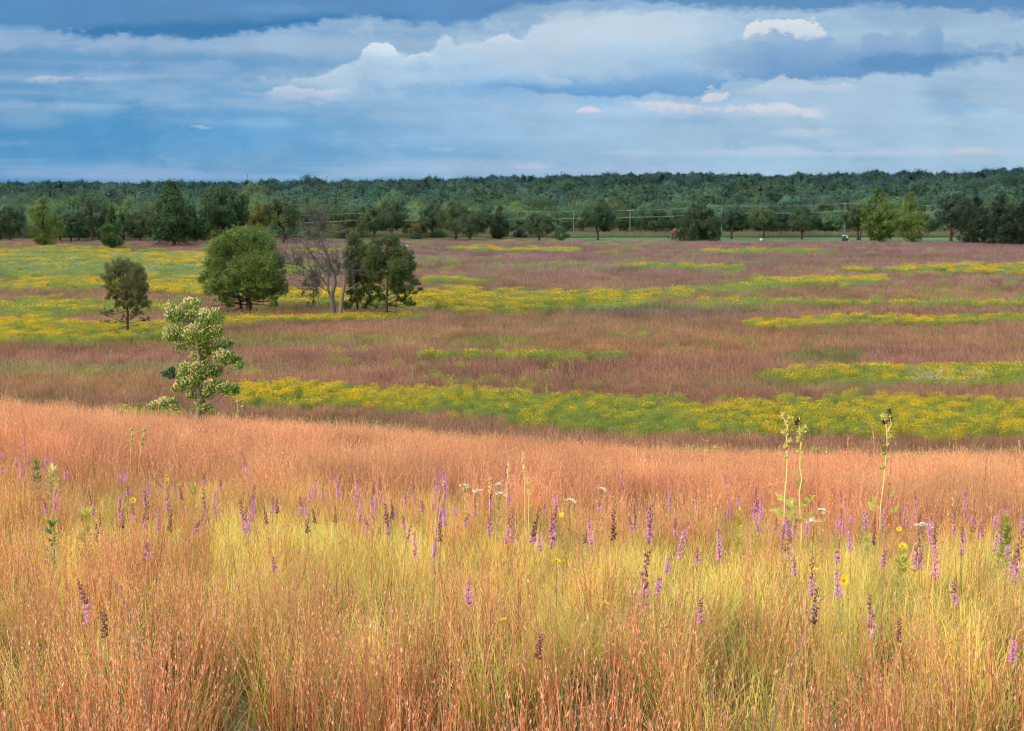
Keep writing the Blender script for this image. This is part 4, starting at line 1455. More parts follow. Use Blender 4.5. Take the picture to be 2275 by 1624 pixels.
lobe_tree('juniper_tree', 'brownish green juniper with bare lower twigs in front of the rounded tree', [[(310, 832), (313, 650), (292, 450), (282, 330)]],
          [(280, 338, 85, 36), (210, 372, 55, 40), (350, 372, 65, 45), (260, 412, 85, 45), (392, 422, 45, 45), (180, 432, 45, 40), (320, 462, 85, 42), (222, 492, 65, 40), (410, 492, 42, 38), (290, 532, 75, 38), (382, 552, 55, 36), (212, 552, 48, 28),
           (330, 602, 65, 32), (250, 602, 55, 28), (432, 592, 36, 26), (200, 642, 65, 20), (150, 652, 48, 13), (382, 652, 55, 22), (432, 692, 45, 13), (182, 712, 55, 15), (300, 682, 55, 18)],
          .125, 800, (.13, .145, .052), (.15,), 2102, [[(312, 640), (230, 660), (110, 640)], [(312, 660), (400, 690), (480, 690)], [(312, 700), (220, 720), (130, 720)], [(312, 720), (380, 740), (440, 730)], [(312, 600), (400, 600), (460, 580)], [(312, 740), (250, 760), (190, 770)]], .3,
          sparse=[(200, 642, 65, 20), (150, 652, 48, 13), (432, 692, 45, 13), (182, 712, 55, 15), (300, 682, 55, 18)])
lobe_tree('prairie_tree', 'dark green tree with a straight trunk, outermost of the prairie clump', [[(2012, 708), (2012, 560), (2020, 400), (2012, 200)]],
          [(2040, 178, 65, 36), (1962, 200, 55, 45), (1942, 260, 55, 50), (2062, 240, 75, 55), (2130, 272, 55, 45), (1992, 312, 85, 52), (2112, 342, 85, 52), (2180, 332, 28, 45), (1902, 332, 48, 52), (1962, 402, 85, 46), (2072, 412, 85, 46),
           (2162, 422, 55, 44), (2205, 455, 28, 24), (1942, 482, 65, 36), (2082, 492, 75, 36), (2182, 502, 45, 25), (1972, 552, 46, 26), (2122, 562, 55, 30), (2162, 592, 36, 20), (2052, 602, 46, 20), (1932, 602, 36, 24), (2230, 495, 22, 14)],
          .17, 540, (.085, .135, .04), (.20,), 2103, [[(2012, 600), (2090, 610), (2180, 640)], [(2012, 610), (1950, 630), (1900, 640)], [(2012, 640), (2070, 650), (2120, 660)], [(2015, 540), (2120, 500), (2240, 490)]], .35, sparse=[(2052, 602, 46, 20), (1932, 602, 36, 24)])
lobe_tree('prairie_tree', 'paler green tree standing between the dead tree and the dark one', [[(1822, 672), (1815, 480), (1832, 300), (1800, 180)]],
          [(1795, 172, 46, 44), (1832, 222, 46, 44), (1772, 262, 40, 44), (1852, 292, 55, 44), (1802, 342, 55, 44), (1882, 372, 46, 44), (1792, 422, 46, 42), (1852, 442, 55, 36), (1760, 332, 28, 36), (1872, 512, 46, 30), (1802, 562, 46, 26), (1872, 602, 36, 24), (1750, 600, 36, 24), (1890, 300, 50, 46), (1900, 420, 50, 46), (1905, 490, 46, 34), (1870, 230, 40, 34), (1840, 520, 50, 36), (1925, 360, 46, 40), (1900, 560, 46, 26), (1775, 500, 40, 30)],
          .17, 560, (.095, .15, .045), (.18,), 2104, [[(1820, 560), (1760, 600), (1700, 640)], [(1820, 580), (1880, 610), (1920, 650)], [(1820, 620), (1770, 650), (1720, 670)]], .35)
loc, H, W = at(694, 692, 600, 46)
make_tree('small_juniper', loc, 'scraggy small juniper half bare under the dead branches', 'tree', None, seed=2005, H=H, W=W * 1.2, base=.05, shape='oval', clumps=34, per=90, leaf=.14, col=(.11, .14, .06),
          trunk=.09, limbs=30, rough=.8, cl=(.14, .24), ragged=.3, light=.3, dead=22)

# dead tree: two pale trunks and bare limbs
X0, Y0, Z0 = on_ground(742 / K, 708 / K)


def dp(X, Y, dy=0.0):
    """point of the photo's crop (scale 3.53, offset 1060,780) on the dead tree's plane"""
    p = at_depth((1060 + X / 3.53) / 3.75, (780 + Y / 3.53) / 3.75, Y0 + dy)
    return p


root = thing('dead_tree', (X0, Y0, Z0), 'bare grey dead tree with two pale trunks and twiggy limbs', 'tree')
rr = np.random.default_rng(77)
gA, gB, gC = Geo(), Geo(), Geo()
off = np.array([X0, Y0, Z0])


def fork(g, p, d, L, rad, depth):
    n = 6
    pts = [p]
    dd = d
    for i in range(n - 1):
        dd = nrm(dd + unit(1, rr)[0] * .16 + np.array([0, 0, .05]))
        pts.append(pts[-1] + dd * L / (n - 1))
    pts = np.array(pts)
    g.tube(pts, np.maximum(rad * np.linspace(1, .45, n), .02), 5 if depth > 2 else 3)
    if depth <= 0:
        return
    for k_ in range(rr.integers(2, 4)):
        i = rr.integers(1, n)
        nd = nrm(dd + unit(1, rr)[0] * np.array([.9, .6, .8]) + np.array([0, 0, .15]))
        fork(g, pts[i], nd, L * rr.uniform(.45, .72), rad * .5, depth - 1)


t1 = spline([dp(680, 1520), dp(665, 1300), dp(650, 1150), dp(690, 1000), dp(690, 900), dp(640, 780), dp(600, 700)], 14, .015)
gA.tube(t1 - off, np.linspace(.40, .13, 14), 9)
t1b = spline([dp(665, 1250), dp(600, 1060), dp(605, 880), dp(610, 780)], 9, .02)
gA.tube(t1b - off, np.linspace(.20, .10, 9), 7)
t2 = spline([dp(750, 1520, -.5), dp(765, 1350, -.5), dp(790, 1180, -.5), dp(815, 1000, -.5), dp(825, 890, -.5)], 10, .015)
gB.tube(t2 - off, np.linspace(.30, .15, 10), 9)
gB.tube(spline([dp(800, 1120, -.5), dp(880, 1070, -.4), dp(990, 1000, -.3)], 6, .02) - off, np.linspace(.14, .07, 6), 6)
limbs = [([dp(600, 1060), dp(540, 930), dp(420, 880), dp(330, 830), dp(230, 770), dp(90, 740)], .12),
         ([dp(590, 1090), dp(480, 1040), dp(330, 1080)], .07),
         ([dp(610, 780), dp(560, 850), dp(480, 750), dp(380, 640), dp(330, 540), dp(310, 400), dp(230, 360)], .11),
         ([dp(600, 700), dp(560, 590), dp(500, 500), dp(490, 380), dp(400, 370)], .10),
         ([dp(640, 780), dp(600, 600), dp(550, 480), dp(530, 330), dp(480, 180), dp(440, 80)], .11),
         ([dp(690, 900), dp(760, 800), dp(700, 700), dp(620, 620)], .07),
         ([dp(825, 890), dp(860, 780), dp(930, 850)], .05),
         ([dp(825, 890), dp(740, 830), dp(660, 820)], .06),
         ([dp(330, 830), dp(200, 720), dp(110, 680), dp(60, 600)], .06),
         ([dp(510, 420), dp(545, 300), dp(540, 120)], .06),
         ([dp(600, 1000), dp(480, 930), dp(300, 890), dp(130, 900)], .05)]
for pts, r0 in limbs:
    pts = np.array(pts)
    pts[:, 1] += np.cumsum(rr.normal(0, .35, len(pts)))
    s_ = spline(pts, 16, .045, rr)
    gC.tube(s_ - off, r0 * .85 * np.linspace(1.1, .3, 16), 6)
    for k_ in range(20):
        i = rr.integers(3, 16)
        d_ = nrm(s_[min(i, 15)] - s_[i - 2] + unit(1, rr)[0] * 1.2 * np.linalg.norm(s_[i] - s_[i - 2]))
        fork(gC, s_[i] - off, d_, rr.uniform(.8, 2.0), max(r0 * .36, .03), 2)
obj('trunk', gA.mesh('trunk', M_GREYBARK, True), root)
obj('trunk', gB.mesh('trunk', M_TANBARK, True), root)
obj('branches', gC.mesh('branches', M_GREYBARK, True), root)

# ------------------------------------------------------------------ the sunlit oak behind the brow of the hill
YO = 46.0
ro = np.random.default_rng(404)


def oc(X, Y, dy=0.0):
    return at_depth((550 + X / 3.122) / 3.75, (1080 + Y / 3.122) / 3.75, YO + dy)


osc = 1 / 3.122 / 3.75 / F * YO          # crop pixel in metres
b_ = oc(605, 1560)
XO, ZO = b_[0], gz(b_[0], YO)
off = np.array([XO, YO, ZO])
oak = thing('oak_tree', (XO, YO, ZO), 'sunlit young oak with leaves painted pale on the lit side and crooked crown below the brow of the hill', 'tree')
g = Geo()
tr = spline([(XO, YO, ZO - .2), tuple(oc(605, 1540)), tuple(oc(615, 1350)), tuple(oc(600, 1050)), tuple(oc(610, 850)), tuple(oc(590, 600)), tuple(oc(560, 380)), tuple(oc(530, 200))], 22, .012, ro)
g.tube(tr - off, np.linspace(.15, .03, 22), 9)
obj('trunk', g.mesh('trunk', M_TANBARK, True), oak)
LOBES = [(530, 180, 120, 80), (270, 250, 60, 110), (340, 320, 120, 110), (560, 320, 130, 110), (740, 340, 160, 120), (830, 500, 90, 80), (380, 500, 170, 100), (270, 570, 80, 60), (600, 520, 180, 120), (420, 650, 110, 80),
         (620, 660, 140, 80), (800, 660, 190, 80), (980, 650, 40, 60), (640, 780, 130, 110), (900, 800, 130, 100), (1040, 830, 70, 70), (1080, 900, 60, 50), (480, 930, 120, 70), (430, 1010, 110, 90), (640, 940, 140, 100), (790, 960, 100, 90),
         (480, 1110, 150, 90), (370, 1170, 90, 50), (560, 1060, 110, 70), (780, 1130, 150, 90), (930, 1160, 110, 70), (1030, 1180, 70, 70), (520, 1240, 70, 60), (620, 1320, 60, 90), (720, 1240, 80, 60),
         (700, 1390, 80, 50), (760, 1440, 60, 40), (110, 1370, 110, 60), (230, 1340, 130, 70), (320, 1390, 70, 40)]
DARKLOBE = [(225, 1000, 52, 42), (290, 970, 56, 50), (262, 1030, 46, 34), (320, 1015, 36, 36)]
gb = Geo()
gl = Geo()
for (X, Y, rx, ry) in LOBES + DARKLOBE:
    dk = (X, Y, rx, ry) in DARKLOBE
    depth = ro.uniform(-.5, .5) * min(rx, 150) * osc * 1.6
    c = oc(X, Y, depth)
    # bough to the lobe
    if Y < 1300 or X > 500:
        zt = min(max(c[2] - abs(c[0] - XO) * .55, ZO + .8), tr[-1][2] - .1)
        p0 = np.array([np.interp(zt, tr[:, 2], tr[:, 0]), np.interp(zt, tr[:, 2], tr[:, 1]), zt])
        pts = spline([p0, (p0 + c) / 2 + [0, 0, -.06], c], 7, .025, ro)
        gb.tube(pts - off, np.linspace(.038, .010, 7), 5)
    area = rx * ry
    rx, ry = rx * 1.02, ry * 1.0
    m = int(area / 10000 * 640)
    a = ro.uniform(0, 6.283, m)
    q = np.sqrt(ro.uniform(0, 1, m)) * ro.uniform(.75, 1.12, m)
    dpt_ = ro.normal(0, .45, m) * min(rx, 150) * osc
    L = np.stack([np.cos(a) * q * rx * osc, dpt_, np.sin(a) * q * ry * osc], 1)
    Pp = c + L
    # twigs grouped: leaves point up and outwards
    D = nrm(np.stack([np.cos(a) * .5, ro.normal(0, .5, m), np.sin(a) * .35 + .75], 1) + unit(m, ro) * .55)
    S = nrm(np.cross(D, unit(m, ro)))
    lit_side = np.sin(a) * q * .55 - np.cos(a) * q * .40
    pale = ro.uniform(0, 1, m) < np.clip(.22 + lit_side * .95, .03, .85) * (0 if dk else 1)  # sunlight on each lobe's upper left painted in as pale leaf colour
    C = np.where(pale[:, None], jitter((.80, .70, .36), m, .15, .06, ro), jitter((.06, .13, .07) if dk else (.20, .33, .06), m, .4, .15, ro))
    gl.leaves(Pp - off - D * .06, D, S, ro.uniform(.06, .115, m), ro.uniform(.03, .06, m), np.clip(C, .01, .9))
for pts, r0 in (([(595, 1520), (560, 1480), (480, 1440), (370, 1410), (200, 1405), (60, 1400), (-40, 1405)], .055), ([(640, 1500), (690, 1465), (760, 1460), (860, 1500), (910, 1490)], .045), ([(760, 1465), (900, 1520), (1050, 1555)], .03),
                ([(610, 1330), (500, 1350), (420, 1310), (380, 1250)], .03), ([(480, 860), (430, 790), (350, 735)], .025), ([(620, 1220), (700, 1190), (800, 1190), (1000, 1270)], .04), ([(690, 860), (760, 800), (820, 760)], .03),
                ([(540, 580), (560, 420), (520, 300)], .04), ([(650, 620), (740, 560), (820, 500)], .035), ([(940, 1010), (980, 930)], .012), ([(990, 700), (1020, 620)], .012), ([(1000, 690), (1055, 650)], .012), ([(1090, 850), (1130, 790)], .012),
                ([(110, 1330), (40, 1180)], .012), ([(140, 1270), (130, 1170)], .012), ([(60, 1350), (-20, 1350), (-60, 1340)], .014)):
    pts = [oc(X, Y, ro.uniform(-.08, .08)) for X, Y in pts]
    s_ = spline(pts, 12, .018, ro)
    gb.tube(s_ - off, r0 * np.linspace(1, .35, 12), 6)
    for k_ in range(6):
        i = ro.integers(3, 12)
        d_ = nrm(s_[i] - s_[i - 2] + unit(1, ro)[0] * .4)
        gb.tube(s_[i] - off + np.linspace(0, 1, 4)[:, None] * d_[None, :] * ro.uniform(.15, .4) + ro.normal(0, .01, (4, 3)), np.linspace(r0 * .35, .004, 4), 3)
obj('branches', gb.mesh('branches', M_TANBARK, True), oak)
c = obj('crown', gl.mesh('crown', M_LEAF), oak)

# ------------------------------------------------------------------ flowers on the hill
LIL = (.78, .37, .68)
PUR = (.50, .17, .40)
BRN = (.22, .10, .09)
STEMG = (.20, .22, .07)


def spike_mesh(seed, mode):
    """a flower spike 0.35 m long of separate button heads, base at 0"""
    r = np.random.default_rng(seed)
    g = Geo()
    L = .35
    px_ = spline([(0, 0, 0), (r.normal(0, .006), r.normal(0, .006), L * .5), (r.normal(0, .014), r.normal(0, .014), L)], 8)
    g.tube(px_, np.linspace(.0035, .002, 8), 5, np.array((.20, .12, .08)))
    nb = 24
    for i in range(nb):
        t = (i + .3) / nb
        p = np.array([np.interp(t, np.linspace(0, 1, 8), px_[:, k]) for k in range(3)])
        a = i * 2.4 + r.normal(0, .4)
        rad = (.0185 - .008 * t) * r.uniform(.8, 1.2)
        c = p + np.array([math.cos(a), math.sin(a), .2]) * (rad * 1.0 + .004)
        if mode == 'fresh':
            col = np.array(LIL if t < .85 else PUR) * r.uniform(.8, 1.15)
        elif mode == 'mixed':
            col = np.array(LIL if t < .42 + r.normal(0, .12) else (.38, .14, .24)) * r.uniform(.8, 1.15)
        else:
            col = np.array(BRN if r.uniform() > .15 else (.24, .09, .20)) * r.uniform(.8, 1.2)
        g.ball(c, rad * .85, np.clip(col * .8, 0, 1), 6, 4)
        fresh = col[2] > .35
        m = 9 if fresh else 3
        D = nrm(unit(m, r) + np.array([math.cos(a), math.sin(a), .4]) * .9)
        S = nrm(np.cross(D, unit(m, r)))
        g.leaves(np.repeat(c[None], m, 0) + D * rad * .4, D, S, rad * (1.5 if fresh else 1.0), .004, np.clip(jitter(col * 1.15, m, .15, .05, r), 0, 1))
    return g.mesh('flower_spike', M_PLANT, False)


def stem_mesh(seed):
    r = np.random.default_rng(seed)
    g = Geo()
    g.tube(spline([(0, 0, -.1), (.0, 0, .5), (0, 0, 1.0)], 6), np.linspace(.0035, .0025, 6), 5, np.array((.40, .34, .12)))
    m = 44
    z = r.uniform(.15, .98, m)
    a = r.uniform(0, 6.283, m)
    P = np.stack([np.zeros(m), np.zeros(m), z], 1)
    D = nrm(np.stack([np.cos(a), np.sin(a), r.uniform(.2, .9, m)], 1))
    g.leaves(P, D, nrm(np.cross(D, [0, 0, 1.])), (.13 - .09 * z), .006, jitter((.36, .36, .10), m, .3, .1, r))
    return g.mesh('stem', M_PLANT)


SPM = {'f': [spike_mesh(3000 + i, 'fresh') for i in range(3)], 'm': [spike_mesh(3010 + i, 'mixed') for i in range(4)], 'd': [spike_mesh(3020 + i, 'faded') for i in range(3)]}
STM = [stem_mesh(3030 + i) for i in range(4)]
CROPS = {'L': 0, 'M': 1280, 'R': 2560}
SPK = {
    'L': '170,245,335,f 22,330,405,f 90,360,470,f 155,370,460,f 245,345,440,f 345,400,480,m 300,370,430,f 118,440,500,f 40,430,480,m 460,460,535,f 775,480,570,f 810,480,530,f 340,620,730,m 378,590,740,f 690,630,765,m 825,665,810,m 875,690,815,m 965,600,800,d 1000,600,700,f 1025,720,870,d 1122,575,755,m 1240,560,660,d 1335,580,860,m 1355,490,570,m 1460,600,760,f 1485,540,610,m 1630,380,505,m 1716,375,510,m 1580,700,880,m 1612,640,805,f 1640,560,740,m 1680,640,850,m 1755,640,800,m 1800,650,760,m 1855,670,770,d 1830,720,830,d 2070,760,860,d 2155,730,830,d 2200,715,820,d 2100,535,650,f 2070,600,650,f 2025,680,760,f 2225,590,650,f 2185,590,640,f 1960,650,780,m 735,720,850,d 620,1180,1500,m 645,1400,1590,d 1840,1040,1120,m 920,930,1030,m 905,545,600,m 970,560,610,f 1090,540,610,m 1165,545,600,m 1070,720,830,m 1205,780,830,m 545,740,950,d 430,440,500,d',
    'M': '5,490,660,f 90,530,740,f 180,540,720,m 255,510,690,m 155,650,710,f 165,780,860,m 235,690,820,f 310,680,910,m 350,680,780,d 385,650,790,m 400,630,700,m 470,770,860,m 515,860,1040,f 540,680,750,m 585,550,740,f 615,900,1035,f 650,460,620,f 695,440,710,f 655,740,940,d 490,570,700,m 755,680,730,f 790,760,850,m 965,770,910,m 970,530,740,d 1000,660,730,f 1040,720,960,m 1075,430,720,m 1085,780,960,m 1155,550,690,m 1210,700,940,d 1320,670,740,m 1335,850,1000,f 1375,700,1000,m 1440,610,730,f 1650,870,930,d 1700,780,980,f 1725,670,730,m 1830,730,940,d 1880,470,670,f 1960,700,880,m 2050,680,950,m 2120,700,910,f 2180,800,1060,f 2205,580,800,f 2005,1000,1400,m 2075,1130,1250,f 900,1190,1360,f 1090,1550,1640,d 2130,1020,1090,f 1310,850,960,m 625,690,780,d 725,690,740,f',
    'R': '80,560,790,m 290,490,700,f 315,660,790,f 270,860,1090,f 470,580,850,m 565,680,810,f 125,940,1030,m 720,790,1070,m 850,800,900,f 855,1040,1170,m 905,1070,1330,m 1010,920,1090,m 1045,755,830,f 1120,590,720,d 1160,640,830,m 1250,800,960,d 1275,960,1110,m 1285,740,860,f 1340,700,880,f 1445,690,850,f 1550,850,1150,m 1605,760,840,d 1665,820,960,d 1705,800,970,f 1720,940,1220,f 1810,740,900,m 1865,850,1040,m 1910,600,920,f 1960,740,880,d 1995,860,950,f 2040,760,830,f 2085,850,930,m 2065,1000,1130,m 2205,860,1420,m 2250,790,900,f 2170,960,1040,f 1910,1210,1400,m 1140,1120,1310,f 1290,1290,1580,m 1430,1460,1600,d 780,1250,1500,d 200,1330,1500,m 690,880,1000,d 600,770,880,m 745,800,900,d 1520,1000,1130,m 2150,1560,1640,f'}
_r = random.Random(21)
for _c, _n, _a, _b in (('R', 26, 380, 2270), ('M', 8, 20, 2270), ('L', 4, 600, 2270)):
    for _i in range(_n):
        _x, _y = _r.uniform(_a, _b), _r.uniform(600, 860)
        SPK[_c] += ' %d,%d,%d,%s' % (_x, _y, _y + _r.uniform(80, 170), _r.choice('ffmm'))
NAMED = [('oak', 445, 920), ('pale leafy plant', 115, 1065), ('yellow-green leafy plant', 185, 1185), ('first tall compass plant', 1745, 1050), ('forked compass plant', 1970, 1030), ('white umbels', 1045, 1080), ('double yellow daisy', 1243, 1247),
         ('leaning orange grass stalk', 1650, 0)]
STATE = {'f': 'fresh lilac', 'm': 'half-faded purple', 'd': 'withered dark brown'}
SPIKE_N = 0
R5 = random.Random(8)
for crop, txt in SPK.items():
    for item in txt.split():
        X, a, b, st = item.split(',')
        px_ = (CROPS[crop] + float(X) / 1.7773) / 3.75
        ya, yb = ((1500 + float(q) / 1.7773) / 3.75 for q in (a, b))
        h = R5.uniform(.84, .95)
        wx, wy, wz = on_ground(px_, ya, h, 2.2, 60)
        L = (yb - ya) / F * wy * 1.03
        if L > .48:                      # a very long spike is a nearer one
            L = .48
        L = max(L, .12)
        lbl_long = 'long' if L > .34 else 'short' if L < .2 else 'medium'
        if wy < 6.5:
            wh = 'in near rust grass'
        elif wy < 9.5:
            wh = 'in golden grass'
        elif wy < 13:
            wh = 'in the flower band'
        else:
            wh = 'before the pink grass'
        D_x = px_ * K
        side = ('by the pale leafy plant' if D_x < 130 else 'below the sunlit oak' if D_x < 640 else 'between oak and umbels' if D_x < 960 else 'under the white umbels' if D_x < 1180 else
                'beside the double yellow daisy' if D_x < 1420 else 'before the compass plants' if D_x < 1820 else 'near the forked compass plant' if D_x < 2080 else 'past the compass plants')
        o = thing('blazing_star', (wx, wy, wz), '%s %s spike %s %s' % (STATE[st], lbl_long, wh, side), 'wildflower', 'purple flower spikes standing in the grass')
        o.rotation_euler = (R5.gauss(0, .07), R5.gauss(0, .09), R5.uniform(0, 6.28))
        s_ = obj('stem', R5.choice(STM), o)
        s_.scale = (1, 1, h - L)
        f_ = obj('flower_spike', R5.choice(SPM[st]), o, (0, 0, h - L))
        kz = L / .35
        kw_ = min(max(kz, .75), 1.25) * (.68 if wy < 7 else .86)
        f_.scale = (kw_, kw_, kz)
        SPIKE_N += 1

# --- yellow daisies
def daisy(seed):
    r = np.random.default_rng(seed)
    g1, g2, g3 = Geo(), Geo(), Geo()
    m = 13
    a = np.arange(m) * 6.283 / m + r.normal(0, .1, m)
    D = nrm(np.stack([np.cos(a), np.sin(a), r.uniform(.1, .5, m)], 1))
    S = np.stack([-np.sin(a), np.cos(a), np.zeros(m)], 1)
    g1.leaves(D * .006, D, S, r.uniform(.032, .042, m), .014, jitter((.82, .56, .02), m, .1, .05, r))
    g2.ball((0, 0, .004), .010, np.array((.42, .26, .03)), 8, 5, .7)
    return g1.mesh('petals', M_PLANT), g2.mesh('disc', M_PLANT)


DS = [daisy(3100 + i) for i in range(3)]
DSTEM = stem_mesh(3133)
DAISY = [(845, 1130, 'small yellow daisy beside purple spikes under the white umbels'), (507, 1160, 'yellow daisy turned sideways below the oak'), (1098, 1131, 'yellow daisy beside the tall brown spike'), (1182, 1123, 'pale yellow daisy near the pale grass spikes'),
         (1248, 1144, 'yellow daisy high in the flower band above the double daisy'), (1236, 1247, 'larger head of the double yellow daisy'), (1250, 1249, 'smaller head of the double yellow daisy'), (93, 1408, 'yellow daisy half hidden in the near rust grass'),
         (1811, 1268, 'yellow daisy leaning toward the half-faded spike'), (1873, 1291, 'wide open yellow daisy on a bare stem'), (2030, 1268, 'bright yellow daisy in front of a long spike'), (2005, 1214, 'yellow daisy cluster head above the bright one'),
         (1998, 1176, 'small yellow daisy under the forked compass plant'), (1743, 1143, 'yellow daisy at the foot of the tall compass plants'), (2003, 1226, 'flat yellow daisy just below the cluster head'), (2110, 1222, 'dull yellow daisy past the cluster head'),
         (1118, 1378, 'blurred yellow daisy low in the rust grass'), (1343, 1342, 'faint yellow daisy sunk in the golden grass'), (1885, 1331, 'orange-yellow wilted daisy among the near stems'), (295, 1112, 'tiny yellow daisy below the pair of pale stalks'), (370, 1066, 'tiny yellow daisy in the grass below the oak')]
for i, (X, Y, lab) in enumerate(DAISY):
    h = .80
    wx, wy, wz = on_ground(X / K, Y / K, h, 2.2, 40)
    o = thing('yellow_daisy', (wx, wy, wz), lab, 'wildflower', 'yellow daisies scattered over the hill')
    s_ = obj('stem', DSTEM, o)
    s_.scale = (1, 1, h)
    hd = obj('petals', DS[i % 3][0], o, (0, 0, h))
    dc = obj('disc', DS[i % 3][1], o, (0, 0, h))
    z_ = R5.uniform(.66, .9) * (1.35 if i in (9, 10) else 1) * (.82 if wy < 7.5 else 1.15)
    for q_ in (hd, dc):
        q_.scale = (z_, z_, z_)
        q_.rotation_euler = (-R5.uniform(-.4, 1.0), R5.uniform(-.7, .7), 0)
        q_.rotation_euler[0] *= -1

# --- white umbels
def umbel(seed):
    r = np.random.default_rng(seed)
    g, gf = Geo(), Geo()
    g.tube(spline([(0, 0, -.1), (.01, 0, .45), (0, 0, .86)], 6), np.linspace(.004, .0025, 6), 5, np.array((.28, .30, .10)))
    m = 30
    z = r.uniform(.2, .86, m)
    a = r.uniform(0, 6.283, m)
    D = nrm(np.stack([np.cos(a), np.sin(a), r.uniform(.3, 1, m)], 1))
    g.leaves(np.stack([z * 0, z * 0, z], 1), D, nrm(np.cross(D, [0, 0, 1.])), .09, .018, jitter((.36, .36, .10), m, .2, .1, r))
    for k_ in range(7):
        a = r.uniform(0, 6.283)
        q = r.uniform(.02, .075)
        tip = np.array([math.cos(a) * q, math.sin(a) * q, .97 - q * .5])
        g.tube(spline([(0, 0, .86), tuple(tip * [.6, .6, .98]), tuple(tip)], 4), .0015, 3, np.array((.28, .30, .10)))
        m = 22
        d = unit(m, r) * np.array([1, 1, .35])
        Nn = nrm(d + [0, 0, 1.2])
        D = nrm(np.cross(Nn, unit(m, r)))
        gf.leaves(tip + d * .022 - D * .005, D, np.cross(Nn, D), .011, .010, jitter((.74, .76, .70), m, .1, .03, r))
    return g.mesh('stem', M_PLANT), gf.mesh('flower_cluster', M_PLANT)


UM = [umbel(3200 + i) for i in range(3)]
UMB = [(1030, 1073, 'white flat-topped flower, first of the white umbels'), (1066, 1085, 'white flat-topped flower drooping between two higher ones'), (1110, 1071, 'white flat-topped flower with a second tier below'), (1109, 1091, 'lower white flower under the two-tier umbel'),
       (1265, 1106, 'small white flower alone in the pink grass'), (1826, 1128, 'white flower between the two compass plant groups'), (1808, 1149, 'pale white flower just below another between the compass plants'), (1335, 1081, 'faint white flower before the pink grass'), (2050, 1160, 'faint white flower past the forked compass plant')]
for i, (X, Y, lab) in enumerate(UMB):
    wx, wy, wz = on_ground(X / K, Y / K, .97, 2.2, 40)
    o = thing('white_umbel', (wx, wy, wz), lab, 'wildflower', 'white umbels on the hill')
    obj('stem', UM[i % 3][0], o)
    obj('flower_cluster', UM[i % 3][1], o)
    o.rotation_euler[2] = R5.uniform(0, 6)

# --- compass plants
def compass_plant(name, label, stems, buds, leaves_, h, D_, to_px, group=None, rad=.0115):
    """stems: list of pixel paths; buds (x, y, dark); leaves (x, y, angle in degrees, length px); world plane found from the tip"""
    tip = stems[0][-1]
    tx, ty = to_px(*tip)
    wy = D_
    base_px = to_px(*stems[0][0])
    bpt = at_depth(base_px[0], base_px[1], wy)
    loc = np.array([bpt[0], wy, gz(bpt[0], wy)])
    o = thing(name, loc, label, 'plant', group)
    gs = Geo()
    for k_, st in enumerate(stems):
        pts = [at_depth(*to_px(*p), wy) for p in st]
        if k_ == 0:
            pts = [loc + [0, 0, -.1]] + pts
        s_ = spline(pts, 16)
        gs.tube(s_ - loc, np.linspace(rad, rad * .55, 16) * (1 if k_ == 0 else .7), 7, np.array((.76, .64, .30)))
    obj('stem', gs.mesh('stem', M_PLANT, True), o)
    r = np.random.default_rng(int(abs(tip[0])) + 5)
    if not buds:
        g = Geo()
        pts = spline([at_depth(*to_px(*p), wy) - loc for p in stems[0]], 20)
        m = 110
        t = r.uniform(.15, 1, m) * 19
        P_ = np.stack([np.interp(t, np.arange(20), pts[:, k_]) for k_ in range(3)], 1)
        D = nrm(unit(m, r) + [0, 0, .8])
        g.leaves(P_, D, nrm(np.cross(D, unit(m, r))), .030, .012, jitter((.74, .58, .26), m, .2, .06, r))
        obj('seed_head', g.mesh('seed_head', M_PLANT), o)
    for (bx, by, dk) in buds:
        g = Geo()
        c = at_depth(*to_px(bx, by), wy + r.uniform(-.02, .02)) - loc
        col = np.array((.05, .035, .025) if dk else (.42, .40, .12))
        R_ = .026 if not dk else .018
        g.ball(c, R_, col, 8, 5, .85)
        m = 16
        D = nrm(unit(m, r) + [0, 0, .5])
        g.leaves(c + D * R_ * .5, D, nrm(np.cross(D, unit(m, r))), .040, .018, jitter(col * 1.25, m, .2, .08, r))
        # short stalk toward the nearest stem point
        pts = [at_depth(*to_px(*p), wy) - loc for p in stems[0]]
        dense = spline(pts, 60)
        j = int(np.argmin(np.linalg.norm(dense - c - [0, 0, -.03], axis=1)))
        if np.linalg.norm(dense[j] - c) < .25:
            g.tube(spline([tuple(dense[j]), tuple((dense[j] + c) / 2 + [0, 0, -.01]), tuple(c)], 4), .005, 5, np.array((.50, .45, .17)))
        obj('bud', g.mesh('bud', M_PLANT), o)
    for (lx_, ly_, ang, ln) in leaves_:
        g = Geo()
        p0 = at_depth(*to_px(lx_, ly_), wy) - loc
        scale = wy / F / 3.75 / to_px.s
        d = np.array([math.cos(math.radians(ang)), r.normal(0, .25), math.sin(math.radians(ang))])
        d = d / np.linalg.norm(d)
        n_ = 10
        bend = np.array([0, 0, -.12])
        mids = p0 + np.linspace(0, 1, n_)[:, None] * d[None, :] * ln * scale + (np.linspace(0, 1, n_) ** 2)[:, None] * bend[None, :] * ln * scale
        g.tube(mids, np.linspace(.006, .002, n_), 4, np.array((.52, .50, .16)))
        side = nrm(np.cross(d, np.array([.2, -1, .1])))
        k2 = np.arange(1, n_)
        for sg in (1, -1):
            D = nrm(d[None, :] * .75 + sg * side[None, :] * .8 + r.normal(0, .12, (len(k2), 3)))
            W_ = np.cross(D, nrm(np.array([[.1, -1, .1]])))
            g.leaves(mids[k2], D, nrm(W_), ln * scale * (.42 - .035 * k2), ln * scale * .105, jitter((.50, .52, .13), len(k2), .15, .08, r))
        obj('leaf', g.mesh('leaf', M_PLANT), o)
    return o


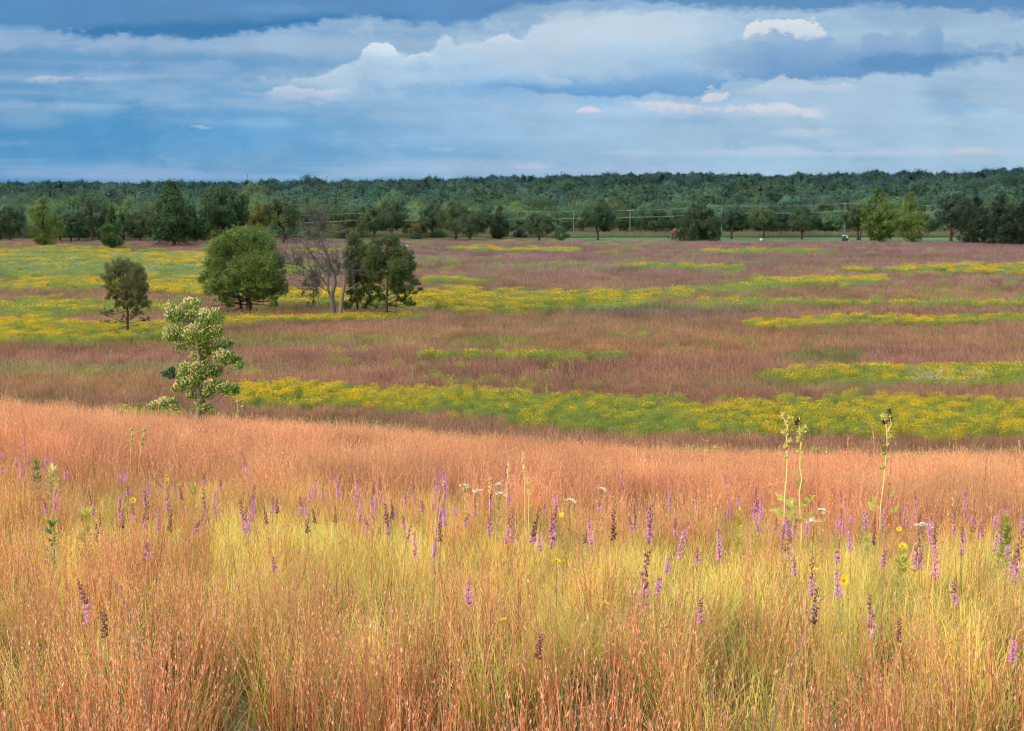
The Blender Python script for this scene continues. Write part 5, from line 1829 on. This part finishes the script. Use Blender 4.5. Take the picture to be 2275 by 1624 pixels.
def toC(X, Y):
    return (2850 + X / 2.952) / 3.75, (1500 + Y / 2.952) / 3.75


toC.s = 2.952


def toL(X, Y):
    return (X / 1.7773) / 3.75, (1500 + Y / 1.7773) / 3.75


toL.s = 1.7773


def toM(X, Y):
    return (1280 + X / 1.7773) / 3.75, (1500 + Y / 1.7773) / 3.75


toM.s = 1.7773


def toR(X, Y):
    return (2560 + X / 1.7773) / 3.75, (1500 + Y / 1.7773) / 3.75


toR.s = 1.7773
compass_plant('compass_plant', 'tall straight pale compass plant stalk, first of the pair', [[(270, 1250), (272, 1080), (296, 850), (303, 600), (293, 400), (300, 260), (325, 205)], [(298, 290), (270, 220), (252, 180)]],
              [(252, 172, False), (328, 205, False), (300, 240, False), (268, 365, False), (328, 460, False), (278, 525, False), (288, 630, False)],
              [(268, 1130, 130, 150), (272, 1150, 40, 130), (268, 1260, 160, 160), (285, 1300, 60, 150), (262, 1320, 110, 160), (290, 900, 260, 70)], 2.1, 14.5, toC)
compass_plant('compass_plant', 'wavy pale compass plant stalk with a big lobed leaf', [[(460, 1400), (440, 1200), (436, 1000), (465, 880), (442, 750), (450, 500), (436, 320), (436, 190)], [(446, 400), (470, 350), (490, 312)]],
              [(402, 262, True), (428, 230, True), (492, 312, False), (456, 340, False), (470, 345, False), (440, 410, False), (422, 455, False), (428, 575, False)],
              [(440, 1190, 55, 240), (440, 960, 60, 110), (430, 960, 120, 120), (445, 860, 130, 110), (440, 1240, 140, 170), (455, 1320, 30, 170), (460, 1350, 150, 150), (452, 700, 60, 70)], 2.1, 14.8, toC)
compass_plant('compass_plant', 'forked pale compass plant stalk standing apart near the orange grass stalk', [[(1335, 1150), (1352, 1040), (1372, 920), (1395, 620), (1412, 400), (1400, 290), (1372, 185)], [(1415, 350), (1455, 265), (1440, 190), (1436, 135)], [(1405, 520), (1448, 430)]],
              [(1370, 182, False), (1395, 210, False), (1434, 132, True), (1376, 255, True), (1445, 228, True), (1450, 408, False), (1452, 425, False), (1374, 530, False), (1366, 585, False), (1400, 660, False), (1350, 745, False), (1362, 525, False)],
              [(1365, 800, 45, 60), (1385, 900, 55, 80), (1430, 1080, 60, 110), (1280, 1160, 110, 110), (1300, 1180, 150, 120), (1430, 1260, 50, 150), (1260, 1230, 120, 130)], 2.1, 15.6, toC)
compass_plant('compass_plant', 'thin pale stalk, shorter of two below the oak', [[(868, 360), (880, 240), (876, 196)]], [(876, 195, False), (884, 235, False), (872, 275, False)], [], 1.6, 21, toL, None, .009)
compass_plant('compass_plant', 'thin pale stalk, leaning, taller of two below the oak', [[(925, 410), (945, 300), (960, 198)]], [(960, 200, False), (948, 262, False), (958, 240, False), (946, 290, False)], [], 1.6, 21, toL, None, .009)
compass_plant('pale_spike', 'yellow seed stalk standing high among the pink grass', [[(1222, 520), (1215, 440), (1207, 350)]], [], [], 1.2, 15.5, toM, None, .005)
compass_plant('pale_spike', 'shorter yellow seed stalk beside the two-tier umbel', [[(1098, 690), (1108, 540), (1112, 390)]], [], [], 1.15, 15.5, toM, None, .005)
compass_plant('pale_spike', 'straw seed stalk low beside the purple spikes', [[(988, 650), (992, 590), (993, 520)]], [], [], 1.0, 15.5, toM, None, .005)
compass_plant('pale_spike', 'straw seed stalk curved right of the high yellow one', [[(1248, 660), (1246, 590), (1238, 520)]], [], [], 1.05, 15.5, toM, None, .005)


# --- leafy goldenrods
def leafy_plant(label, X, Y, to_px, h, col, seed, n=46, ll=.14):
    tx, ty = to_px(X, Y)
    h *= .92
    n = int(n * 1.7)
    wx, wy, wz = on_ground(tx, ty, h, 2.2, 40)
    r = np.random.default_rng(seed)
    o = thing('leafy_plant', (wx, wy, wz), label, 'plant')
    g = Geo()
    g.tube(spline([(0, 0, -.1), (r.normal(0, .02), 0, h * .5), (r.normal(0, .03), 0, h)], 8), np.linspace(.006, .003, 8), 5, np.array(col) * .8)
    obj('stem', g.mesh('stem', M_PLANT), o)
    g = Geo()
    z = h * r.uniform(.35, 1.0, n)
    a = np.arange(n) * 2.4
    D = nrm(np.stack([np.cos(a), np.sin(a), .25 + 1.1 * (z / h) ** 5], 1))
    g.leaves(np.stack([z * 0, z * 0, z], 1), D, nrm(np.cross(D, [0, 0, 1.])), ll * .95 * (1.2 - .5 * z / h), ll * .24, jitter(col, n, .18, .08, r))
    obj('foliage', g.mesh('foliage', M_PLANT), o)


leafy_plant('dark green leafy plant beside a bright one', 240, 425, toL, 1.0, (.17, .30, .08), 31, 60, .15)
leafy_plant('dark green leafy plant with drooping top leaves', 340, 830, toL, .85, (.15, .26, .08), 32, 30, .15)
leafy_plant('bright pale leafy plant touching the dark one', 348, 470, toL, 1.0, (.52, .52, .17), 33, 70, .17)
leafy_plant('yellow-green leafy plant rising from the golden grass', 575, 765, toL, .95, (.54, .50, .13), 34, 60, .17)
leafy_plant('light green leafy shoot among the brown spikes', 1285, 575, toL, .95, (.46, .46, .12), 35, 50, .12)
leafy_plant('pale leafy shoot under the first white umbel', 815, 590, toM, .92, (.46, .44, .13), 36, 50, .10)
leafy_plant('pale leafy shoot near the two-tier umbel', 1050, 640, toM, .92, (.44, .42, .13), 37, 40, .10)
leafy_plant('pale green upright shoot between the compass plant groups', 1215, 770, toR, .95, (.42, .46, .13), 38, 60, .13)
leafy_plant('yellow-green rounded leafy plant past the compass plants', 2160, 800, toR, .95, (.34, .38, .07), 39, 90, .14)
leafy_plant('yellow flowering leafy plant left of the tall compass plants', 380, 735, toR, .95, (.58, .50, .08), 40, 80, .10)
leafy_plant('pale feathery leafy shoot in the purple spikes', 730, 690, toR, 1.0, (.50, .50, .14), 41, 50, .14)
leafy_plant('yellow-green leafy plant with a flat top beside the daisy cluster', 1465, 1010, toR, .85, (.44, .44, .08), 42, 60, .12)


# --- single tall grass stalks
def stalk(label, top, bot, to_px, D_, col=(.58, .27, .12), head=.34, seed=1, wide=.007):
    tx, ty = to_px(*top)
    wy = D_
    tipw = at_depth(tx, ty, wy)
    b = at_depth(*to_px(*bot), wy)
    # lean of the upper part; the lower part stands upright in the ground
    sl_ = (tipw[0] - b[0]) / max(tipw[2] - b[2], .05)
    bx = b[0] - sl_ * .25 * max(b[2] - gz(b[0], wy), 0)
    loc = np.array([bx, wy, gz(bx, wy)])
    h = tipw[2] - loc[2]
    o = thing('grass_stalk', loc, label, 'grass stalk', 'single tall grass stalks standing above the rest')
    r = np.random.default_rng(seed)
    pts = spline([loc + [0, 0, -.1], (loc * .35 + b * .65) + [r.normal(0, .006), 0, 0], b, (b + tipw) / 2 + [-(tipw[0] - b[0]) * .08, 0, 0], tipw], 14)
    g = Geo()
    g.tube(pts - loc, np.linspace(.0032, .0016, 14), 5, np.array(col) * .95)
    obj('stem', g.mesh('stem', M_PLANT), o)
    g = Geo()
    m = 80 if wide > .006 else 46
    t = 1 - head * r.uniform(0, 1, m)
    P = np.stack([np.interp(t, np.linspace(0, 1, 14), pts[:, k_]) for k_ in range(3)], 1) - loc
    ax = nrm((tipw - b)[None, :])
    D = nrm(ax + unit(m, r) * .35)
    g.leaves(P, D, nrm(np.cross(D, unit(m, r))), .028, wide, jitter(np.array(col) * 1.25, m, .2, .06, r))
    obj('seed_head', g.mesh('seed_head', M_PLANT), o)


ST = [('tall orange grass stalk between the two compass plant groups', (1105, 245), (1080, 560), toR, 10), ('shorter orange stalk beside the wavy compass plant', (895, 350), (898, 560), toR, 12), ('branched grass stalk left of the forked compass plant', (1262, 170), (1300, 560), toR, 11),
      ('thick blurred stalk crossing the forked compass plant', (1390, 410), (1350, 900), toR, 7), ('long leaning stalk bending toward the grassy edge', (1820, 620), (1640, 1250), toR, 7), ('upright pink stalk before the compass gap', (985, 490), (990, 640), toR, 14), ('feathery stalk near the compass gap', (1228, 390), (1190, 560), toR, 13),
      ('pale stalk first of the edge group', (2025, 385), (2005, 700), toR, 12), ('curled stalk of the edge group', (2050, 400), (2060, 700), toR, 12), ('tallest stalk of the edge group', (2215, 320), (2225, 600), toR, 11), ('outermost stalk of the edge group', (2243, 285), (2260, 600), toR, 11),
      ('stalk between forked compass plant and edge group', (1480, 510), (1470, 650), toR, 15), ('slim stalk in the pink grass before the edge group', (1760, 515), (1765, 700), toR, 15), ('bent stalk low in the edge group', (2205, 505), (2208, 750), toR, 13), ('orange stalk beside a leaning purple spike', (1820, 450), (1800, 620), toR, 14),
      ('thick orange stalk rising through the purple spikes', (675, 490), (628, 950), toM, 9), ('blurred orange stalk in the golden grass', (215, 680), (195, 1300), toM, 7), ('orange stalk between umbels and fresh spike', (2150, 330), (2155, 420), toM, 22), ('arching stalk tip on the brow of the hill', (1160, 260), (1150, 330), toM, 28),
      ('red-brown stalk forked at the top in the near grass', (1095, 850), (1010, 1500), toL, 6), ('purple bent seed head leaning over the near grass', (760, 1205), (900, 1500), toL, 5), ('pale bent stalk at the dim corner of the pink grass', (128, 105), (95, 250), toL, 22), ('dark red stem standing in the near grass', (805, 1300), (822, 1590), toR, 5.2),
      ('grey arching seed head between daisies', (970, 1290), (850, 1400), toR, 5.6), ('long thin stalk below the forked compass plant', (1350, 1130), (1420, 1590), toR, 6), ('orange stalk in the near grass by the first crop of spikes', (30, 700), (70, 1000), toR, 8), ('tan stalk before a long fresh spike', (1905, 420), (1930, 560), toR, 14)]
for i, (lab, a, b, f_, D_) in enumerate(ST):
    stalk(lab, a, b, f_, D_, ((.60, .30, .15), (.56, .25, .13), (.62, .38, .20), (.42, .20, .14))[i % 4] if 'purple' not in lab and 'grey' not in lab else (.36, .24, .21), .3 + .1 * (i % 3) / 2, 900 + i, .0065 if D_ > 6.5 else .0045)

# --- pale stalks out on the prairie
g_st = Geo()
g_st.tube(spline([(0, 0, -.1), (.03, 0, .9), (-.02, 0, 1.75)], 8), np.linspace(.025, .016, 8), 5, np.array((.44, .42, .17)))
m_st = g_st.mesh('stem', M_PLANT)
g_bd = Geo()
rb = np.random.default_rng(9)
for k_ in range(7):
    g_bd.ball((rb.normal(0, .06), rb.normal(0, .03), .75 + .15 * k_), .045, np.array((.45, .45, .17)), 6, 4)
m_bd = g_bd.mesh('blossom', M_PLANT)
PS = [(80, 690), (155, 695), (200, 905), (55, 1080), (300, 1130), (322, 1125), (1035, 1290), (118, 830), (2065, 840), (1255, 800), (2185, 1010)]   # crop 300,800 at 1.75
PV = [(755, 325), (793, 325), (790, 330), (1187, 340), (1197, 340), (1250, 355), (1273, 345), (1288, 350), (1324, 355), (722, 395), (950, 425), (1080, 450), (620, 455), (630, 460), (470, 395), (1975, 360), (2053, 380), (1718, 335), (2230, 455), (2255, 460), (1910, 470), (2155, 450), (45, 490), (535, 550), (980, 560), (2250, 590), (570, 300), (450, 155), (465, 160), (1190, 150)]  # crop 1500,880 at .9722
k_ = 0
for X, Y in [(300 + a / 1.75, 800 + b / 1.75) for a, b in PS] + [(1500 + a / .9722, 880 + b / .9722) for a, b in PV]:
    wx, wy, wz = on_ground(X / 3.75, Y / 3.75, 1.7, 45, 420)
    o = thing('prairie_stalk', (wx, wy, wz), 'pale yellow flower stalk poking out of the valley grass', 'plant', 'pale stalks dotted over the valley')
    sc_ = R5.uniform(.85, 1.15)
    o.scale = (sc_ * (1 + wy / 300), sc_ * (1 + wy / 300), sc_)
    o.rotation_euler[2] = R5.uniform(0, 6)
    obj('stem', m_st, o)
    obj('blossom', m_bd, o)

# ------------------------------------------------------------------ man-made things by the woods
# utility poles
POLES = [(22, 806, 1), (1362, 797, 1), (1585, 797, 0), (1976, 790, 1), (2151, 791, 0), (2363, 786, 2), (2404, 776, 0), (2707, 768, 0), (3169, 762, 0)]
PLAB = ['grey utility pole with one crossarm standing apart at the picture edge', 'utility pole topped by a short crossarm behind the dense green tree', 'plain pale utility pole above the brownish green tree', 'pale utility pole with low crossarm behind the lawn end',
        'thin distant utility pole beside the round lawn tree', 'utility pole with two crossarms', 'dark thin pole just past the double-armed one', 'short pale pole top behind the shelter', 'pale pole top near the bright tree pair']
pole_pts = []
for i, (X, T, arms) in enumerate(POLES):
    D_ = 458.0 + (0 if i != 6 else 14)
    p = at_depth(X / 3.75, T / 3.75, D_)
    z0 = gz(p[0], D_)
    H = p[2] - z0
    o = thing('utility_pole', (p[0], D_, z0), PLAB[i], 'utility pole', 'utility poles along the wood')
    g = Geo()
    g.tube([(0, 0, -.3), (0, 0, H * .5), (0, 0, H)], [.15, .13, .11], 8)
    obj('post', g.mesh('post', M_POLE if i != 6 else M_BARK, True), o)
    for k_ in range(arms):
        g = Geo()
        g.box((0, -.16, H - .35 - 2.2 * k_), (2.6, .14, .16))
        obj('crossarm', g.mesh('crossarm', M_POLE), o)
        for sg in (-1.15, 0, 1.15):
            g = Geo()
            g.ball((sg, -.16, H - .20 - 2.2 * k_), .09, (.5, .5, .5), 6, 4)
            g.tube([(sg, -.16, H - .28 - 2.2 * k_), (sg, -.16, H - .18 - 2.2 * k_)], .03, 5)
            obj('insulator', g.mesh('insulator', M_WHITE, True), o)
    pole_pts.append((p[0], D_, z0 + H))
line = sorted([pole_pts[i] for i in (0, 1, 2, 3, 4, 5, 7, 8)])
line = [(-240, 458, line[0][2] - .1)] + line + [(260, 458, line[-1][2] + .5)]
for nm, dz_, dy_, lab in (('overhead_wire', -.10, -.2, 'upper power line wire sagging between poles'), ('overhead_wire', -.12, .9, 'second upper wire running close beside the top one'), ('overhead_wire', -2.35, -.2, 'lower power line wire sagging between poles'), ('overhead_wire', -2.5, .4, 'slack communication wire just under the lower line')):
    g = Geo()
    for a, b in zip(line[:-1], line[1:]):
        t = np.linspace(0, 1, 13)
        sag = min(abs(b[0] - a[0]) * .014, 1.3)
        pts = np.stack([a[0] + (b[0] - a[0]) * t, np.full(13, 458 + dy_), a[2] + (b[2] - a[2]) * t + dz_ - sag * 4 * t * (1 - t)], 1)
        g.tube(pts, .02, 5)
    tag(obj(nm, g.mesh('wire', M_WIRE, True)), lab, 'wire')

# picnic shelter
D_ = 428.0
pL = at_depth(2513 / 3.75, 867 / 3.75, D_)
pR = at_depth(2640 / 3.75, 867 / 3.75, D_)
cx_ = (pL[0] + pR[0]) / 2
w_ = pR[0] - pL[0]
z0 = gz(cx_, D_)
sh = thing('picnic_shelter', (cx_, D_, z0), 'open picnic shelter with brown hipped roof half hidden by a tree', 'shelter')
g = Geo()
e = 2.5
g.add(np.array([[-w_ / 2, -3.4, e], [w_ / 2, -3.4, e], [w_ / 2, 3.4, e], [-w_ / 2, 3.4, e], [-w_ / 2 + 2.2, 0, e + 1.5], [w_ / 2 - 2.2, 0, e + 1.5]]), [[0, 1, 5, 4], [1, 2, 5, 5], [2, 3, 4, 5], [3, 0, 4, 4], [3, 2, 1, 0]], (.2, .1, .1))
obj('roof', g.mesh('roof', M_SHINGLE), sh)
g = Geo()
for c_, s_ in (((0, -3.38, e - .12), (w_ - .1, .1, .22)), ((0, 3.38, e - .12), (w_ - .1, .1, .22)), ((-w_ / 2 + .06, 0, e - .12), (.1, 6.6, .22)), ((w_ / 2 - .06, 0, e - .12), (.1, 6.6, .22))):
    g.box(c_, s_)
obj('fascia', g.mesh('fascia', M_WOOD), sh)
for sx_ in (-w_ / 2 + 1.0, -.5, w_ / 2 - 1.0):
    for sy_ in (-2.8, 2.8):
        g = Geo()
        g.box((sx_, sy_, e / 2 - .15), (.55, .45, e - .12))
        obj('pillar', g.mesh('pillar', M_WOOD), sh)


def picnic_table(X, Y, rz, label):
    o = thing('picnic_table', (X, Y, gz(X, Y)), label, 'picnic table', 'picnic tables around the shelter')
    o.rotation_euler[2] = rz
    g = Geo()
    g.box((0, 0, .74), (1.9, .75, .06))
    obj('tabletop', g.mesh('tabletop', M_METAL), o)
    for s_ in (-1, 1):
        g = Geo()
        g.box((0, s_ * .68, .44), (1.9, .26, .05))
        obj('bench', g.mesh('bench', M_METAL), o)
        g = Geo()
        g.tube([(s_ * .7, -.72, .0), (s_ * .7, -.25, .70)], .04, 5)
        g.tube([(s_ * .7, .72, .0), (s_ * .7, .25, .70)], .04, 5)
        g.tube([(s_ * .7, -.7, .40), (s_ * .7, .7, .40)], .035, 5)
        obj('leg_frame', g.mesh('leg_frame', M_DARK), o)


picnic_table(cx_ - w_ / 2 + 3.2, D_ - .6, .2, 'grey picnic table under the open end of the shelter')
picnic_table(cx_ - w_ / 2 + 6.0, D_ + .4, 0, 'grey picnic table deeper under the shelter roof')
picnic_table(cx_ - w_ / 2 - 1.2, D_ - 1.0, .1, 'grey picnic table just outside the shelter')
picnic_table(cx_ + w_ / 2 + 2.6, D_ - .5, .1, 'grey picnic table on the lawn beyond the shading tree')

# portable toilet
X, Y, Z = on_ground(3170 / 3.75, 902 / 3.75)
Y = 414.0
p = at_depth(3170 / 3.75, 880 / 3.75, Y)
z0 = gz(p[0], Y)
H = p[2] - z0
o = thing('portable_toilet', (p[0], Y, z0), 'dark green portable toilet with white roof on the lawn', 'portable toilet')
g = Geo()
g.box((0, 0, .08), (1.5, 1.5, .16))
obj('skid', g.mesh('skid', M_METAL), o)
g = Geo()
g.box((0, 0, .18 + (H - .65) / 2), (1.42, 1.42, H - .68), taper=.97)
for s_ in (-.66, .66):
    g.box((s_, -.715, .18 + (H - .65) / 2), (.10, .06, H - .72))
obj('cabin', g.mesh('cabin', M_GREEN_PLASTIC), o)
g = Geo()
g.box((0, -.725, .2 + (H - .9) / 2), (.98, .05, H - .92))
dr = obj('door', g.mesh('door', M_GREEN_PLASTIC), o)
g = Geo()
g.box((.38, -.77, 1.05), (.07, .05, .14))
obj('handle', g.mesh('handle', M_DARK), dr)
g = Geo()
g.box((.42, -.765, H * .62), (.40, .03, .55))
obj('sign', g.mesh('sign', M_WHITE), o)
g = Geo()
a = np.linspace(0, math.pi, 9)
ring = np.stack([np.cos(a) * .74, np.zeros(9), np.sin(a) * .42 + H - .46], 1)
V = np.concatenate([ring + [0, -.74, 0], ring + [0, .74, 0]])
fs = [[i, i + 1, i + 10, i + 9] for i in range(8)] + [[0, k_, k_ + 1, k_ + 1] for k_ in range(1, 8)] + [[9, 9 + k_ + 1, 9 + k_, 9 + k_] for k_ in range(1, 8)]
g.add(V, fs, (.6, .6, .6))
obj('roof', g.mesh('roof', M_GREYROOF), o)
g = Geo()
g.tube([(.5, .5, H - .6), (.5, .5, H + .1)], .05, 6)
obj('vent_pipe', g.mesh('vent_pipe', M_DARK), o)

# cream board, grey box, hive boxes
def stand(name, X, T, B, wpx, D_, mat, label, cat, depth=.5, cap=None):
    pt, pb = at_depth(X / 3.75, T / 3.75, D_), at_depth(X / 3.75, B / 3.75, D_)
    z0 = gz(pt[0], D_)
    w = wpx / 3.75 / F * D_
    h = pt[2] - pb[2]
    o = thing(name, (pt[0], D_, z0), label, cat)
    g = Geo()
    g.box((0, 0, pb[2] - z0 + h / 2), (w, depth, h))
    obj('box' if cat != 'board' else 'panel', g.mesh('panel', mat), o)
    g = Geo()
    for s_ in (-1, 1):
        zt = pb[2] - z0 - .005
        if zt > .1:
            g.box((s_ * w * .36, 0, zt / 2 - .1), (.1, .1, zt + .2))
    if g.v:
        obj('post', g.mesh('post', M_WOOD), o)
    g = Geo()
    g.box((0, 0, pt[2] - z0 + .04), (w * 1.08, depth * 1.1, .07))
    obj('lid', g.mesh('lid', cap or mat), o)


stand('notice_board', 2854, 895, 903, 9, 407, M_CREAM, 'small cream board catching the light at the edge of the lawn', 'board', .12)
stand('grey_box', 2864, 895, 900, 10, 408, M_METAL, 'flat grey box right beside the cream board', 'box', .5, M_METAL)
stand('hive_box', 1030, 899, 906, 7, 402, M_WHITE, 'white square box, broadest of three by the olive tree', 'box', .5)
stand('hive_box', 1039, 900, 906, 5, 402, M_WHITE, 'white narrower box between the square one and the white post', 'box', .5)
stand('hive_box', 1064, 901, 907, 5, 402, M_WHITE, 'white box standing apart nearer the olive trunk', 'box', .5)
p = at_depth(1044 / 3.75, 893 / 3.75, 402)
z0 = gz(p[0], 402)
o = thing('white_post', (p[0], 402, z0), 'slim white post beside the white boxes', 'post')
g = Geo()
g.box((0, 0, (p[2] - z0) / 2), (.32, .32, p[2] - z0))
obj('post', g.mesh('post', M_WHITE), o)
g = Geo()
g.box((0, 0, p[2] - z0 + .06), (.36, .36, .1), taper=.6)
obj('cap', g.mesh('cap', M_WOOD), o)

# masts and a water tower on the skyline
for X, T, D_, lab in ((927, 653, 1500, 'slim white radio mast over the woods behind the tall dark tree'), (1225, 658, 1500, 'short white mast over the woods behind the dead tree'), (1500, 660, 1500, 'short dark mast on the central skyline'), (2107, 640, 1450, 'mast on the skyline above the round lawn tree'),
                      (3472, 643, 1450, 'small tower on the wooded ridge above the bright tree pair')):
    p = at_depth(X / 3.75, T / 3.75, D_)
    z0 = gz(p[0], D_)
    H = p[2] - z0
    o = thing('radio_mast', (p[0], D_, z0), lab, 'mast', 'radio masts on the skyline')
    g = Geo()
    for a in (0, 2.09, 4.19):
        g.tube([(math.cos(a) * .7, math.sin(a) * .7, 0), (math.cos(a) * .25, math.sin(a) * .25, H)], .12, 4)
    for zz in np.arange(2, H, 3):
        q_ = .7 - .45 * zz / H
        for a in (0, 2.09, 4.19):
            g.tube([(math.cos(a) * q_, math.sin(a) * q_, zz), (math.cos(a + 2.09) * q_, math.sin(a + 2.09) * q_, zz + 1.2)], .06, 3)
    obj('lattice', g.mesh('lattice', M_METAL), o)
    g = Geo()
    g.box((0, 0, H - 1.2), (1.6, 1.0, 1.6))
    obj('antenna', g.mesh('antenna', M_METAL), o)
for X, T, lab in ((233, 681, 'blue water tower with a rounded tank on the skyline'), (14, 683, 'pale small tower at the start of the skyline')):
    D_ = 1500
    p = at_depth(X / 3.75, T / 3.75, D_)
    z0 = gz(p[0], D_)
    H = p[2] - z0
    o = thing('water_tower', (p[0], D_, z0), lab, 'water tower')
    g = Geo()
    g.tube([(0, 0, 0), (0, 0, H * .5), (0, 0, H - 3)], [1.6, 1.1, 1.4], 10)
    obj('column', g.mesh('column', M_BLUE, True), o)
    g = Geo()
    g.ball((0, 0, H - 2.2), 3.4 if X > 100 else 1.6, (.4, .5, .6), 14, 8, .65)
    obj('tank', g.mesh('tank', M_BLUE, True), o)

# a white bird gliding low over the prairie
p = at_depth(1527 / 3.75, 922 / 3.75, 300)
bird = thing('bird', tuple(p), 'small white bird gliding low over the grass past the tree clump', 'bird')
g = Geo()
g.tube(spline([(-.26, 0, -.02), (-.12, 0, 0), (.08, 0, .01), (.22, 0, .03), (.30, 0, .02)], 9), [.01, .045, .07, .085, .08, .065, .05, .045, .012], 8)
for s_ in (-1, 1):
    V = [(.10, s_ * .05, .03), (-.08, s_ * .05, .03), (-.12, s_ * .34, .16), (.06, s_ * .34, .17), (-.20, s_ * .66, .12), (-.10, s_ * .68, .12)]
    g.add(V, [[0, 1, 2, 3], [3, 2, 4, 5]], (.8, .8, .8))
g.add([(-.22, -.03, 0), (-.22, .03, 0), (-.40, .09, -.01), (-.40, -.09, -.01)], [[0, 1, 2, 3]], (.8, .8, .8))
obj('body', g.mesh('bird', M_WHITE, True), bird)
bird.rotation_euler[2] = .6

print('woodland trees', wood_n, 'spikes', SPIKE_N, 'objects', len(scene.objects))
